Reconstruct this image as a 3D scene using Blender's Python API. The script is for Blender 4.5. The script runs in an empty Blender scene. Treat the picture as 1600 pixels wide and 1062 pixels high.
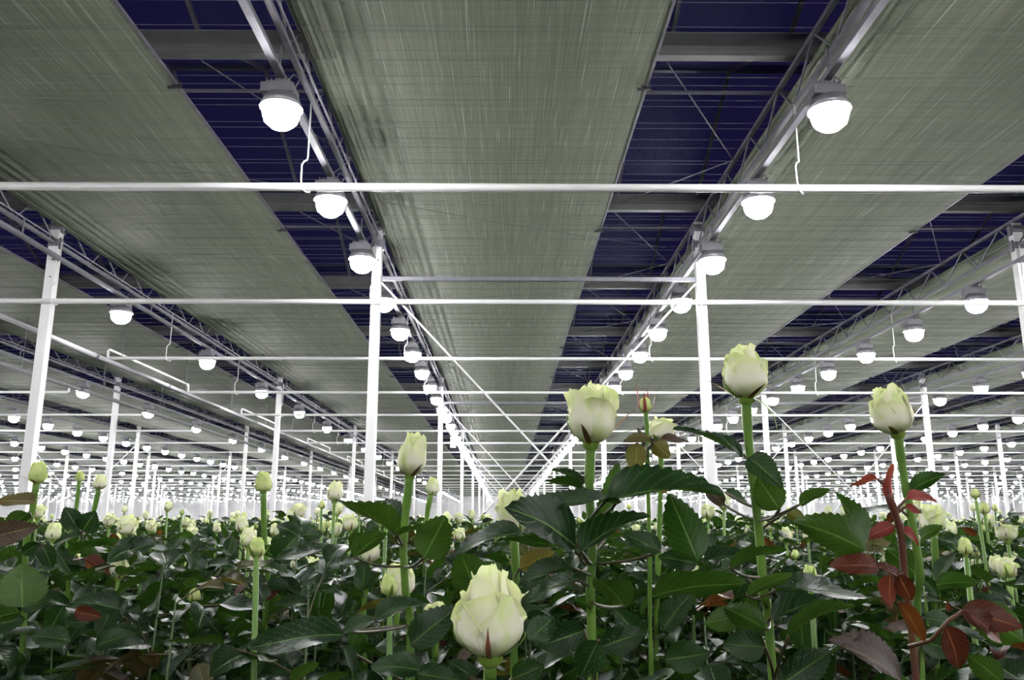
import bpy, math, random
import numpy as np
from mathutils import Vector, Matrix

# ------------------------------------------------------------------ camera, world, exposure
scene = bpy.context.scene
COL = scene.collection
CAM_H = 1.6
F_PX, PITCH, YAW = 1315.4, 0.218, 0.008
cam_d = bpy.data.cameras.new('camera')
cam_d.sensor_width = 36.0
cam_d.lens = F_PX / 1600 * 36.0
cam_d.clip_start = 0.02
cam_d.clip_end = 1000
cam = bpy.data.objects.new('camera', cam_d)
COL.objects.link(cam)
cam.location = (0, 0, CAM_H)
cam.rotation_euler = (math.pi / 2 + PITCH, 0, -YAW)
scene.camera = cam

world = bpy.data.worlds.new('night_sky')
scene.world = world
world.use_nodes = True
wb = world.node_tree.nodes['Background']
wb.inputs[0].default_value = (0.0055, 0.0042, 0.020, 1)
wb.inputs[1].default_value = 1.0

scene.view_settings.view_transform = 'Standard'
scene.view_settings.look = 'None'
scene.view_settings.gamma = 1
scene.view_settings.use_curve_mapping = False
scene.view_settings.exposure = 0.97
LAMP_RADIANCE = 85.0
scene.cycles.max_bounces = 3
scene.cycles.diffuse_bounces = 2
scene.cycles.glossy_bounces = 1
scene.cycles.use_adaptive_sampling = True
scene.cycles.adaptive_threshold = 0.10
scene.cycles.adaptive_min_samples = 16
scene.cycles.transmission_bounces = 2
scene.cycles.transparent_max_bounces = 6
scene.cycles.caustics_reflective = False
scene.cycles.caustics_refractive = False

random.seed(7)
rng = np.random.default_rng(11)

# camera frame: turns a place seen in the photograph at a known distance into a point of the greenhouse
_R = cam.rotation_euler.to_matrix()
RIGHT, UP, FWD = _R @ Vector((1, 0, 0)), _R @ Vector((0, 1, 0)), _R @ Vector((0, 0, -1))
EYE = Vector((0, 0, CAM_H))
def at(x, y, d):
    return EYE + FWD * d + RIGHT * ((x - 800) / F_PX * d) + UP * ((531 - y) / F_PX * d)
def px(p):
    v = Vector(p) - EYE
    d = v.dot(FWD)
    return 800 + F_PX * v.dot(RIGHT) / d, 531 - F_PX * v.dot(UP) / d, d

# greenhouse grid (metres): girders run away from the camera, roof spans run across
BAY, SPAN, POST_STEP = 4.505, 4.0, 12.0
POST_X0, POST_Y0 = -1.79, 11.26
Y_END, X_END = 119.3, 79.0
H_GUTTER, H_SCREEN = CAM_H + 4.37, CAM_H + 4.13
H_TOP, H_BOT, H_RAIL = CAM_H + 4.24, CAM_H + 3.86, CAM_H + 3.60
H_LAMP, H_PIPE = CAM_H + 3.29, CAM_H + 3.01
GAP_X = 3.14                     # width of the drawn part of a screen in each bay

# ------------------------------------------------------------------ materials
def new_mat(name):
    m = bpy.data.materials.new(name)
    m.use_nodes = True
    nt = m.node_tree
    b = nt.nodes['Principled BSDF']
    return m, nt, b
def N(nt, t, **kw):
    n = nt.nodes.new(t)
    for k, v in kw.items(): setattr(n, k, v)
    return n
def ramp(nt, stops):
    r = N(nt, 'ShaderNodeValToRGB')
    cr = r.color_ramp
    while len(cr.elements) < len(stops): cr.elements.new(0.5)
    for e, (p, c) in zip(cr.elements, stops):
        e.position = p
        e.color = (*c, 1) if len(c) == 3 else c
    return r
def simple(name, col, rough=0.5, metal=0.0, var=0.12, scale=6.0, bump=0.0):
    m, nt, b = new_mat(name)
    tc = N(nt, 'ShaderNodeTexCoord')
    n = N(nt, 'ShaderNodeTexNoise')
    n.inputs['Scale'].default_value = scale
    n.inputs['Detail'].default_value = 5
    nt.links.new(tc.outputs['Object'], n.inputs['Vector'])
    r = ramp(nt, [(0.3, tuple(c * (1 - var) for c in col)), (0.7, tuple(min(1, c * (1 + var)) for c in col))])
    nt.links.new(n.outputs['Fac'], r.inputs['Fac'])
    nt.links.new(r.outputs['Color'], b.inputs['Base Color'])
    b.inputs['Roughness'].default_value = rough
    b.inputs['Metallic'].default_value = metal
    if bump:
        bp = N(nt, 'ShaderNodeBump')
        bp.inputs['Strength'].default_value = bump
        nt.links.new(n.outputs['Fac'], bp.inputs['Height'])
        nt.links.new(bp.outputs['Normal'], b.inputs['Normal'])
    return m

M = {}
M['white_paint'] = simple('white_paint', (0.66, 0.66, 0.66), 0.35, 0, 0.04, 3)
M['galvanised'] = simple('galvanised_steel', (0.15, 0.15, 0.175), 0.5, 0.25, 0.15, 8)
M['gutter'] = simple('gutter_aluminium', (0.13, 0.135, 0.13), 0.55, 0.2, 0.1, 4)
M['dark_steel'] = simple('dark_steel', (0.16, 0.15, 0.18), 0.5, 0.4, 0.15, 8)
M['black'] = simple('black_plastic', (0.015, 0.015, 0.02), 0.5, 0, 0.1, 5)
M['aluminium'] = simple('bar_aluminium', (0.14, 0.14, 0.18), 0.45, 0.4, 0.1, 5)
M['wire'] = simple('wire_polyester', (0.15, 0.15, 0.17), 0.35, 0, 0.1, 3)
M['floor'] = simple('floor_soil', (0.035, 0.030, 0.026), 0.9, 0, 0.4, 3, 0.4)
M['wall'] = simple('wall_white', (0.62, 0.63, 0.64), 0.6, 0, 0.06, 0.7)
M['pipe_grey'] = simple('pipe_grey', (0.36, 0.36, 0.37), 0.4, 0, 0.06, 3)
M['housing'] = simple('lamp_housing', (0.20, 0.20, 0.22), 0.35, 0.35, 0.06, 10)

# lamp light
m, nt, b = new_mat('lamp_glow')
nt.nodes.remove(b)
em = N(nt, 'ShaderNodeEmission')
em.inputs[0].default_value = (1.0, 0.985, 1.0, 1)
em.inputs[1].default_value = LAMP_RADIANCE
nt.links.new(em.outputs[0], nt.nodes['Material Output'].inputs[0])
M['glow'] = m

# woven shade cloth: fine strips that run along the bay
m, nt, b = new_mat('screen_cloth')
geo = N(nt, 'ShaderNodeNewGeometry')
def stretched(sx, sy, detail, rough=0.6):
    mp = N(nt, 'ShaderNodeMapping')
    mp.inputs['Scale'].default_value = (sx, sy, 1)
    nt.links.new(geo.outputs['Position'], mp.inputs['Vector'])
    n = N(nt, 'ShaderNodeTexNoise')
    n.inputs['Scale'].default_value = 1
    n.inputs['Detail'].default_value = detail
    n.inputs['Roughness'].default_value = rough
    nt.links.new(mp.outputs[0], n.inputs['Vector'])
    return n
fine = stretched(150, 0.8, 3)
broad = stretched(9, 0.15, 2)
thread = stretched(110, 0.9, 1)
cross = stretched(0.4, 30, 2)
r1 = ramp(nt, [(0.30, (0.156, 0.174, 0.126)), (0.5, (0.216, 0.238, 0.178)), (0.72, (0.272, 0.295, 0.228))])
nt.links.new(fine.outputs['Fac'], r1.inputs['Fac'])
r2 = ramp(nt, [(0.3, (0.80, 0.84, 0.80)), (0.7, (1, 1, 0.96))])
nt.links.new(broad.outputs['Fac'], r2.inputs['Fac'])
mx = N(nt, 'ShaderNodeMixRGB', blend_type='MULTIPLY')
mx.inputs[0].default_value = 1
nt.links.new(r1.outputs[0], mx.inputs[1])
nt.links.new(r2.outputs[0], mx.inputs[2])
r3 = ramp(nt, [(0.66, (0, 0, 0)), (0.74, (1, 1, 1))])
nt.links.new(thread.outputs['Fac'], r3.inputs['Fac'])
mx2 = N(nt, 'ShaderNodeMixRGB')
nt.links.new(r3.outputs[0], mx2.inputs[0])
nt.links.new(mx.outputs[0], mx2.inputs[1])
mx2.inputs[2].default_value = (0.46, 0.48, 0.42, 1)
r4 = ramp(nt, [(0.35, (0.88, 0.88, 0.88)), (0.6, (1, 1, 1))])
nt.links.new(cross.outputs['Fac'], r4.inputs['Fac'])
mx3 = N(nt, 'ShaderNodeMixRGB', blend_type='MULTIPLY')
mx3.inputs[0].default_value = 1
nt.links.new(mx2.outputs[0], mx3.inputs[1])
nt.links.new(r4.outputs[0], mx3.inputs[2])
nt.links.new(mx3.outputs[0], b.inputs['Base Color'])
b.inputs['Roughness'].default_value = 0.65
b.inputs['Specular IOR Level'].default_value = 0.25
bp = N(nt, 'ShaderNodeBump')
bp.inputs['Strength'].default_value = 0.35
bp.inputs['Distance'].default_value = 0.004
nt.links.new(fine.outputs['Fac'], bp.inputs['Height'])
nt.links.new(bp.outputs['Normal'], b.inputs['Normal'])
M['screen'] = m

# roof glass: dark pane with a faint sheen
m, nt, b = new_mat('roof_glass')
nt.nodes.remove(b)
tr = N(nt, 'ShaderNodeBsdfTransparent')
tr.inputs[0].default_value = (0.80, 0.82, 0.92, 1)
gl = N(nt, 'ShaderNodeBsdfGlossy')
gl.inputs['Color'].default_value = (0.75, 0.78, 1, 1)
gl.inputs['Roughness'].default_value = 0.38
df = N(nt, 'ShaderNodeBsdfDiffuse')
df.inputs['Color'].default_value = (0.045, 0.038, 0.13, 1)
a = N(nt, 'ShaderNodeMixShader'); a.inputs[0].default_value = 0.10
c = N(nt, 'ShaderNodeMixShader'); c.inputs[0].default_value = 0.05
nt.links.new(tr.outputs[0], a.inputs[1]); nt.links.new(df.outputs[0], a.inputs[2])
nt.links.new(a.outputs[0], c.inputs[1]); nt.links.new(gl.outputs[0], c.inputs[2])
nt.links.new(c.outputs[0], nt.nodes['Material Output'].inputs[0])
M['glass'] = m

def leaf_material(name, front_a, front_b, back_a, back_b, rough=0.31, trans=0.22, dew=0.5):
    m, nt, b = new_mat(name)
    L = nt.links.new
    uv = N(nt, 'ShaderNodeUVMap')
    sep = N(nt, 'ShaderNodeSeparateXYZ')
    L(uv.outputs[0], sep.inputs[0])
    oi = N(nt, 'ShaderNodeObjectInfo')
    geo = N(nt, 'ShaderNodeNewGeometry')
    add = N(nt, 'ShaderNodeMath', operation='ADD'); L(oi.outputs['Random'], add.inputs[0]); L(geo.outputs['Random Per Island'], add.inputs[1])
    fr = N(nt, 'ShaderNodeMath', operation='FRACT'); L(add.outputs[0], fr.inputs[0])
    cf = ramp(nt, [(0, front_a), (1, front_b)]); L(fr.outputs[0], cf.inputs[0])
    cb = ramp(nt, [(0, back_a), (1, back_b)]); L(fr.outputs[0], cb.inputs[0])
    mb = N(nt, 'ShaderNodeMixRGB'); L(geo.outputs['Backfacing'], mb.inputs[0]); L(cf.outputs[0], mb.inputs[1]); L(cb.outputs[0], mb.inputs[2])
    # |u-0.5|: distance from the midrib
    s = N(nt, 'ShaderNodeMath', operation='SUBTRACT'); L(sep.outputs[0], s.inputs[0]); s.inputs[1].default_value = 0.5
    ab = N(nt, 'ShaderNodeMath', operation='ABSOLUTE'); L(s.outputs[0], ab.inputs[0])
    rib = ramp(nt, [(0.0, (1, 1, 1)), (0.035, (0, 0, 0))]); L(ab.outputs[0], rib.inputs[0])
    # side veins
    v1 = N(nt, 'ShaderNodeMath', operation='MULTIPLY'); L(sep.outputs[1], v1.inputs[0]); v1.inputs[1].default_value = 8.0
    v2 = N(nt, 'ShaderNodeMath', operation='MULTIPLY'); L(ab.outputs[0], v2.inputs[0]); v2.inputs[1].default_value = 5.0
    v3 = N(nt, 'ShaderNodeMath', operation='SUBTRACT'); L(v1.outputs[0], v3.inputs[0]); L(v2.outputs[0], v3.inputs[1])
    v4 = N(nt, 'ShaderNodeMath', operation='PINGPONG'); L(v3.outputs[0], v4.inputs[0]); v4.inputs[1].default_value = 0.5
    vein = ramp(nt, [(0.0, (1, 1, 1)), (0.12, (0, 0, 0))]); L(v4.outputs[0], vein.inputs[0])
    mr = N(nt, 'ShaderNodeMixRGB', blend_type='ADD'); mr.inputs[0].default_value = 1
    L(rib.outputs[0], mr.inputs[1])
    vs = N(nt, 'ShaderNodeMath', operation='MULTIPLY'); L(vein.outputs[0], vs.inputs[0]); vs.inputs[1].default_value = 0.25
    L(vs.outputs[0], mr.inputs[2])
    tc = N(nt, 'ShaderNodeTexCoord')
    no = N(nt, 'ShaderNodeTexNoise'); no.inputs['Scale'].default_value = 30; no.inputs['Detail'].default_value = 3
    L(geo.outputs['Position'], no.inputs['Vector'])
    rn = ramp(nt, [(0.3, (0.75, 0.75, 0.75)), (0.7, (1.2, 1.2, 1.2))]); L(no.outputs['Fac'], rn.inputs[0])
    mu = N(nt, 'ShaderNodeMixRGB', blend_type='MULTIPLY'); mu.inputs[0].default_value = 1
    L(mb.outputs[0], mu.inputs[1]); L(rn.outputs[0], mu.inputs[2])
    ml = N(nt, 'ShaderNodeMixRGB'); L(mr.outputs[0], ml.inputs[0]); L(mu.outputs[0], ml.inputs[1])
    lt = tuple(min(1, x * 2.0 + 0.02) for x in back_b)
    ml.inputs[2].default_value = (*lt, 1)
    # dew: fine droplets as relief, their sparkle painted light grey on leaf tops
    vo = N(nt, 'ShaderNodeTexVoronoi'); vo.inputs['Scale'].default_value = 330
    L(geo.outputs['Position'], vo.inputs['Vector'])
    dr = ramp(nt, [(0.0, (1, 1, 1)), (0.35, (0, 0, 0))]); L(vo.outputs['Distance'], dr.inputs[0])
    n2 = N(nt, 'ShaderNodeTexNoise'); n2.inputs['Scale'].default_value = 22
    L(geo.outputs['Position'], n2.inputs['Vector'])
    n2r = ramp(nt, [(0.48, (0, 0, 0)), (0.62, (1, 1, 1))]); L(n2.outputs['Fac'], n2r.inputs[0])
    dm = N(nt, 'ShaderNodeMath', operation='MULTIPLY'); L(dr.outputs[0], dm.inputs[0]); L(n2r.outputs[0], dm.inputs[1])
    top = N(nt, 'ShaderNodeMath', operation='SUBTRACT'); top.inputs[0].default_value = 1.0; L(geo.outputs['Backfacing'], top.inputs[1])
    dt = N(nt, 'ShaderNodeMath', operation='MULTIPLY'); L(dm.outputs[0], dt.inputs[0]); L(top.outputs[0], dt.inputs[1])
    dq = N(nt, 'ShaderNodeMath', operation='MULTIPLY'); L(dt.outputs[0], dq.inputs[0]); dq.inputs[1].default_value = 0.55
    mw = N(nt, 'ShaderNodeMixRGB'); L(dq.outputs[0], mw.inputs[0]); L(ml.outputs[0], mw.inputs[1]); mw.inputs[2].default_value = (0.20, 0.22, 0.22, 1)
    L(mw.outputs[0], b.inputs['Base Color'])
    dd = N(nt, 'ShaderNodeMath', operation='MULTIPLY'); L(dm.outputs[0], dd.inputs[0]); dd.inputs[1].default_value = dew
    hs = N(nt, 'ShaderNodeMath', operation='MULTIPLY_ADD'); L(mr.outputs[0], hs.inputs[0]); hs.inputs[1].default_value = -0.7; L(dd.outputs[0], hs.inputs[2])
    bp = N(nt, 'ShaderNodeBump'); bp.inputs['Strength'].default_value = 0.55; bp.inputs['Distance'].default_value = 0.0012
    L(hs.outputs[0], bp.inputs['Height']); L(bp.outputs['Normal'], b.inputs['Normal'])
    b.inputs['Roughness'].default_value = rough
    b.inputs['Specular IOR Level'].default_value = 0.26
    tl = N(nt, 'ShaderNodeBsdfTranslucent')
    tm = N(nt, 'ShaderNodeMixRGB', blend_type='MULTIPLY'); tm.inputs[0].default_value = 1
    L(ml.outputs[0], tm.inputs[1]); tm.inputs[2].default_value = (1.6, 1.9, 0.9, 1)
    L(tm.outputs[0], tl.inputs[0])
    mix = N(nt, 'ShaderNodeMixShader'); mix.inputs[0].default_value = trans
    L(b.outputs[0], mix.inputs[1]); L(tl.outputs[0], mix.inputs[2])
    L(mix.outputs[0], nt.nodes['Material Output'].inputs[0])
    return m
M['leaf'] = leaf_material('rose_leaf', (0.0050, 0.018, 0.0055), (0.011, 0.034, 0.0075), (0.016, 0.046, 0.008), (0.036, 0.074, 0.013))
M['leaf_olive'] = leaf_material('rose_leaf_olive', (0.045, 0.05, 0.012), (0.07, 0.055, 0.015), (0.08, 0.085, 0.018), (0.10, 0.075, 0.02), 0.45)
M['leaf_red'] = leaf_material('rose_leaf_red', (0.045, 0.010, 0.008), (0.075, 0.017, 0.009), (0.10, 0.020, 0.012), (0.13, 0.042, 0.014), 0.34, 0.25, 0.3)
M['leaf_pink'] = leaf_material('rose_leaf_pink', (0.13, 0.018, 0.022), (0.16, 0.028, 0.026), (0.19, 0.03, 0.03), (0.21, 0.042, 0.034), 0.4, 0.3, 0.2)
M['leaf_purple'] = leaf_material('rose_leaf_purple', (0.034, 0.022, 0.019), (0.052, 0.031, 0.025), (0.06, 0.042, 0.022), (0.07, 0.048, 0.022), 0.36, 0.2, 0.8)

def stem_material(name, a, bcol):
    m, nt, b = new_mat(name)
    geo = N(nt, 'ShaderNodeNewGeometry')
    n = N(nt, 'ShaderNodeTexNoise'); n.inputs['Scale'].default_value = 18; n.inputs['Detail'].default_value = 3
    nt.links.new(geo.outputs['Position'], n.inputs['Vector'])
    r = ramp(nt, [(0.35, a), (0.65, bcol)])
    nt.links.new(n.outputs['Fac'], r.inputs[0]); nt.links.new(r.outputs[0], b.inputs['Base Color'])
    b.inputs['Roughness'].default_value = 0.42
    return m
M['stem'] = stem_material('rose_stem', (0.07, 0.16, 0.022), (0.13, 0.25, 0.035))
M['stem_dark'] = stem_material('rose_stem_dark', (0.025, 0.055, 0.012), (0.05, 0.09, 0.018))
M['stem_red'] = stem_material('rose_stem_red', (0.085, 0.026, 0.018), (0.12, 0.055, 0.022))
M['twig'] = stem_material('rose_twig', (0.035, 0.04, 0.012), (0.06, 0.038, 0.016))
M['sepal'] = stem_material('rose_sepal', (0.13, 0.24, 0.03), (0.20, 0.30, 0.05))
M['sepal_red'] = stem_material('rose_sepal_red', (0.22, 0.075, 0.04), (0.20, 0.13, 0.04))
M['sepal_pink'] = stem_material('rose_sepal_pink', (0.36, 0.08, 0.065), (0.32, 0.11, 0.08))

def petal_material(name, tip, mid, base, green):
    m, nt, b = new_mat(name)
    L = nt.links.new
    uv = N(nt, 'ShaderNodeUVMap')
    sep = N(nt, 'ShaderNodeSeparateXYZ'); L(uv.outputs[0], sep.inputs[0])
    geo = N(nt, 'ShaderNodeNewGeometry')
    r = ramp(nt, [(0.0, base), (0.22, tuple(0.55 * q + 0.45 * w for q, w in zip(base, mid))), (0.48, mid), (0.85, tip), (1.0, tuple(x * y for x, y in zip(tip, (0.93, 1.0, 0.72))))])
    L(sep.outputs[1], r.inputs[0])
    n = N(nt, 'ShaderNodeTexNoise'); n.inputs['Scale'].default_value = 55; n.inputs['Detail'].default_value = 2
    mp = N(nt, 'ShaderNodeMapping'); mp.inputs['Scale'].default_value = (1, 1, 0.55)
    L(geo.outputs['Position'], mp.inputs[0]); L(mp.outputs[0], n.inputs['Vector'])
    rr = ramp(nt, [(0.54, (0, 0, 0)), (0.70, (0.75, 0.75, 0.75))]); L(n.outputs['Fac'], rr.inputs[0])
    mx = N(nt, 'ShaderNodeMixRGB'); L(rr.outputs[0], mx.inputs[0]); L(r.outputs[0], mx.inputs[1]); mx.inputs[2].default_value = (*green, 1)
    L(mx.outputs[0], b.inputs['Base Color'])
    b.inputs['Roughness'].default_value = 0.55
    b.inputs['Specular IOR Level'].default_value = 0.25
    v = N(nt, 'ShaderNodeMath', operation='MULTIPLY'); L(sep.outputs[0], v.inputs[0]); v.inputs[1].default_value = 40
    n3 = N(nt, 'ShaderNodeTexNoise'); n3.noise_dimensions = '1D'; n3.inputs['Scale'].default_value = 1; L(v.outputs[0], n3.inputs['W'])
    bp = N(nt, 'ShaderNodeBump'); bp.inputs['Strength'].default_value = 0.25; bp.inputs['Distance'].default_value = 0.0006
    L(n3.outputs['Fac'], bp.inputs['Height']); L(bp.outputs['Normal'], b.inputs['Normal'])
    tl = N(nt, 'ShaderNodeBsdfTranslucent'); L(mx.outputs[0], tl.inputs[0])
    mix = N(nt, 'ShaderNodeMixShader'); mix.inputs[0].default_value = 0.30
    L(b.outputs[0], mix.inputs[1]); L(tl.outputs[0], mix.inputs[2])
    L(mix.outputs[0], nt.nodes['Material Output'].inputs[0])
    return m
M['petal'] = petal_material('rose_petal', (0.90, 0.92, 0.64), (0.92, 0.92, 0.74), (0.58, 0.72, 0.22), (0.66, 0.82, 0.26))
M['petal_green'] = petal_material('rose_petal_green', (0.74, 0.82, 0.38), (0.70, 0.80, 0.34), (0.42, 0.58, 0.14), (0.45, 0.64, 0.14))

# ------------------------------------------------------------------ mesh helpers
class MB:
    def __init__(self): self.v, self.f, self.mi, self.uv = [], [], [], {}
    def add(self, vs, fs, mi=0):
        o = len(self.v)
        self.v += [tuple(p) for p in vs]
        self.f += [tuple(i + o for i in f) for f in fs]
        self.mi += [mi] * len(fs)
        return self
    def box(self, c, s, mi=0):
        x, y, z = c; a, b_, d = s[0] / 2, s[1] / 2, s[2] / 2
        vs = [(x + i * a, y + j * b_, z + k * d) for i in (-1, 1) for j in (-1, 1) for k in (-1, 1)]
        return self.add(vs, [(0, 1, 3, 2), (4, 6, 7, 5), (0, 4, 5, 1), (2, 3, 7, 6), (0, 2, 6, 4), (1, 5, 7, 3)], mi)
    def tube(self, pts, r, n=8, mi=0, cap=True):
        pts = [Vector(p) for p in pts]
        rs = r if isinstance(r, (list, tuple)) else [r] * len(pts)
        rings = []
        ref = None
        for i, p in enumerate(pts):
            t = (pts[min(i + 1, len(pts) - 1)] - pts[max(i - 1, 0)]).normalized()
            if ref is None:
                ref = Vector((0, 0, 1)) if abs(t.z) < 0.9 else Vector((1, 0, 0))
            u = (ref - t * ref.dot(t)).normalized(); w = t.cross(u); ref = u
            rings.append([p + (u * math.cos(2 * math.pi * k / n) + w * math.sin(2 * math.pi * k / n)) * rs[i] for k in range(n)])
        vs = [q for ring in rings for q in ring]
        fs = []
        for i in range(len(pts) - 1):
            for k in range(n):
                fs.append((i * n + k, i * n + (k + 1) % n, (i + 1) * n + (k + 1) % n, (i + 1) * n + k))
        if cap:
            fs.append(tuple(range(n - 1, -1, -1))); fs.append(tuple((len(pts) - 1) * n + k for k in range(n)))
        return self.add(vs, fs, mi)
    def lathe(self, prof, n=12, c=(0, 0, 0), mi=0):
        vs, fs = [], []
        for r, z in prof:
            for k in range(n):
                a = 2 * math.pi * k / n
                vs.append((c[0] + r * math.cos(a), c[1] + r * math.sin(a), c[2] + z))
        for i in range(len(prof) - 1):
            for k in range(n):
                fs.append((i * n + k, i * n + (k + 1) % n, (i + 1) * n + (k + 1) % n, (i + 1) * n + k))
        return self.add(vs, fs, mi)
    def mesh(self, name, mats, smooth=False):
        me = bpy.data.meshes.new(name)
        me.from_pydata(self.v, [], self.f)
        for mt in (mats if isinstance(mats, (list, tuple)) else [mats]): me.materials.append(mt)
        if len(set(self.mi)) > 1: me.polygons.foreach_set('material_index', self.mi)
        if smooth: me.polygons.foreach_set('use_smooth', [True] * len(self.f))
        me.update()
        return me

def link(name, me, parent=None, loc=None, mat4=None):
    o = bpy.data.objects.new(name, me)
    COL.objects.link(o)
    if parent is not None: o.parent = parent
    if loc is not None: o.location = loc
    if mat4 is not None: o.matrix_basis = mat4
    return o
def empty(name, loc=(0, 0, 0)):
    o = bpy.data.objects.new(name, None)
    o.empty_display_size = 0.1
    COL.objects.link(o)
    o.location = loc
    return o
def tag(o, label=None, cat=None, group=None, kind=None):
    if label: o['label'] = label
    if cat: o['category'] = cat
    if group: o['group'] = group
    if kind: o['kind'] = kind
    return o

_ONES = 'first second third fourth fifth sixth seventh eighth ninth tenth eleventh twelfth thirteenth fourteenth fifteenth sixteenth seventeenth eighteenth nineteenth'.split()
_TENS = {2: ('twentieth', 'twenty'), 3: ('thirtieth', 'thirty'), 4: ('fortieth', 'forty'), 5: ('fiftieth', 'fifty'), 6: ('sixtieth', 'sixty'), 7: ('seventieth', 'seventy'), 8: ('eightieth', 'eighty'), 9: ('ninetieth', 'ninety')}
def ordinal(n):
    if n < 20: return _ONES[n - 1]
    t, o = divmod(n, 10)
    return _TENS[t][0] if o == 0 else _TENS[t][1] + '-' + _ONES[o - 1]
def row_phrase(r):
    return f'{ordinal(1 - r)} row left of the central screen' if r < 1 else f'{ordinal(r)} row right of the central screen'
def col_x(r): return POST_X0 + BAY * r
def in_frame(p, margin=0):
    x, y, d = px(p)
    return d > 0.1 and -margin < x < 1600 + margin and -margin < y < 1062 + margin

ROWS = range(-17, 19)

# ------------------------------------------------------------------ setting: floor, walls, ceiling and roof
me = MB().box((0, Y_END / 2 - 18, -0.05), (2 * X_END + 2, Y_END + 37, 0.1)).mesh('floor', M['floor'])
tag(link('floor', me), 'dark soil floor under the rose beds', kind='structure')
me = MB().box((0, Y_END + 0.1, 3.0), (2 * X_END + 2, 0.2, 6.0)).mesh('wall_back', M['wall'])
tag(link('wall_back', me), 'white end wall far behind the rose field', kind='structure')
for s, nm in ((-1, 'wall_left'), (1, 'wall_right')):
    me = MB().box((s * (X_END + 0.1), Y_END / 2 - 18, 3.0), (0.2, Y_END + 37, 6.0)).mesh(nm, M['wall'])
    tag(link(nm, me), 'white side wall of the greenhouse', kind='structure')

roof = tag(empty('ceiling', (0, 0, H_GUTTER)), 'dark glass roof with gutters, glazing bars and wires', kind='structure')
def rel(mb, name, mat, loc, parent=roof, smooth=False, base=H_GUTTER):
    return link(name, mb.mesh(name, mat, smooth), parent, (loc[0], loc[1], loc[2] - base))

# gutters: a shallow trough across the house every 4 m
gm = MB()
gw = 2 * X_END
prof = [(-0.11, 0.16), (-0.10, 0.02), (-0.05, -0.05), (0.05, -0.05), (0.10, 0.02), (0.11, 0.16), (0.09, 0.16), (0.08, 0.03), (-0.08, 0.03), (-0.09, 0.16)]
vs = [(-gw / 2, y, z) for y, z in prof] + [(gw / 2, y, z) for y, z in prof]
n_ = len(prof)
gm.add(vs, [(i, (i + 1) % n_, n_ + (i + 1) % n_, n_ + i) for i in range(n_)])
gutter_me = gm.mesh('gutter', M['gutter'])
gutter_y = [POST_Y0 + SPAN * k for k in range(-3, 28) if POST_Y0 + SPAN * k < Y_END]
for y in gutter_y: link('gutter', gutter_me, roof, (0, y, 0.05))
# light purlin tubes close behind each gutter
tm_ = MB().tube([(-gw / 2, 0, 0), (gw / 2, 0, 0)], 0.022, 6).mesh('tie_tube', M['galvanised'])
for y in gutter_y[:12]: link('tie_tube', tm_, roof, (0, y + 0.62, -0.02))

# roof slopes
RISE = 0.86
BAR = BAY / 4
ridge_me = MB().box((0, 0, 0), (gw, 0.06, 0.08)).mesh('ridge_bar', M['aluminium'])
for y in gutter_y[:-1]: link('ridge_bar', ridge_me, roof, (0, y + SPAN / 2, RISE + 0.2))
def slope_pts(x, y0, up):
    return ((x, y0, 0.2), (x, y0 + SPAN / 2, 0.2 + RISE)) if up else ((x, y0 + SPAN / 2, 0.2 + RISE), (x, y0 + SPAN, 0.2))
a0, a1 = Vector((0, 0, 0.0)), Vector((0, SPAN / 2, RISE))
bar_me = {}
pane_me = {}
for up in (0, 1):
    p, q = (a0, a1) if up else (Vector((0, 0, RISE)), Vector((0, SPAN / 2, 0)))
    b_ = MB()
    b_.add([(x, v.y, v.z + dz) for v in (p, q) for x in (-0.02, 0.02) for dz in (-0.045, 0)],
           [(0, 1, 3, 2), (4, 6, 7, 5), (0, 4, 5, 1), (2, 3, 7, 6), (0, 2, 6, 4), (1, 5, 7, 3)])
    bar_me[up] = b_.mesh('glazing_bar', M['aluminium'])
    b_ = MB()
    b_.add([(x, v.y, v.z + dz) for v in (p, q) for x in (0.022, BAR - 0.022) for dz in (0.0, 0.005)],
           [(0, 1, 3, 2), (4, 6, 7, 5), (0, 4, 5, 1), (2, 3, 7, 6), (0, 2, 6, 4), (1, 5, 7, 3)])
    pane_me[up] = b_.mesh('pane', M['glass'])
cands = []
for y in gutter_y[:-1]:
    for up in (1, 0):
        yy = y if up else y + SPAN / 2
        zz = 0.2
        for r in ROWS:
            for j in range(4):
                x = col_x(r) + BAR * j
                c = (x + BAR / 2, yy + SPAN / 4, H_GUTTER + 0.6)
                vx, vy, d = px(c)
                # only the strip that the drawn screen leaves open shows glass
                open_strip = x + BAR > col_x(r) + GAP_X - 0.5
                seen = d > 1 and -150 < vx < 1750 and -300 < vy < 800
                cands.append((not (open_strip and seen), d if d > 0 else 999, x, yy, zz, up))
cands.sort()
rest_p, rest_b = MB(), MB()
for i, (hid, d, x, yy, zz, up) in enumerate(cands):
    if i < 280 and not hid:
        link('pane', pane_me[up], roof, (x, yy, zz))
        if i < 200: link('glazing_bar', bar_me[up], roof, (x, yy, zz)); continue
    else:
        if d > 130 and d != 999: continue
        rest_p.add([tuple(Vector(v.co) + Vector((x, yy, zz))) for v in pane_me[up].vertices][0:8:2], [(0, 1, 3, 2)])
    rest_b.add([tuple(Vector(v.co) + Vector((x, yy, zz))) for v in bar_me[up].vertices], [(0, 4, 6, 2), (0, 1, 5, 4), (2, 6, 7, 3)])
tag(link('far_panes', rest_p.mesh('far_panes', M['glass']), roof), kind='stuff')
tag(link('far_glazing_bars', rest_b.mesh('far_glazing_bars', M['aluminium']), roof), kind='stuff')

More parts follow.
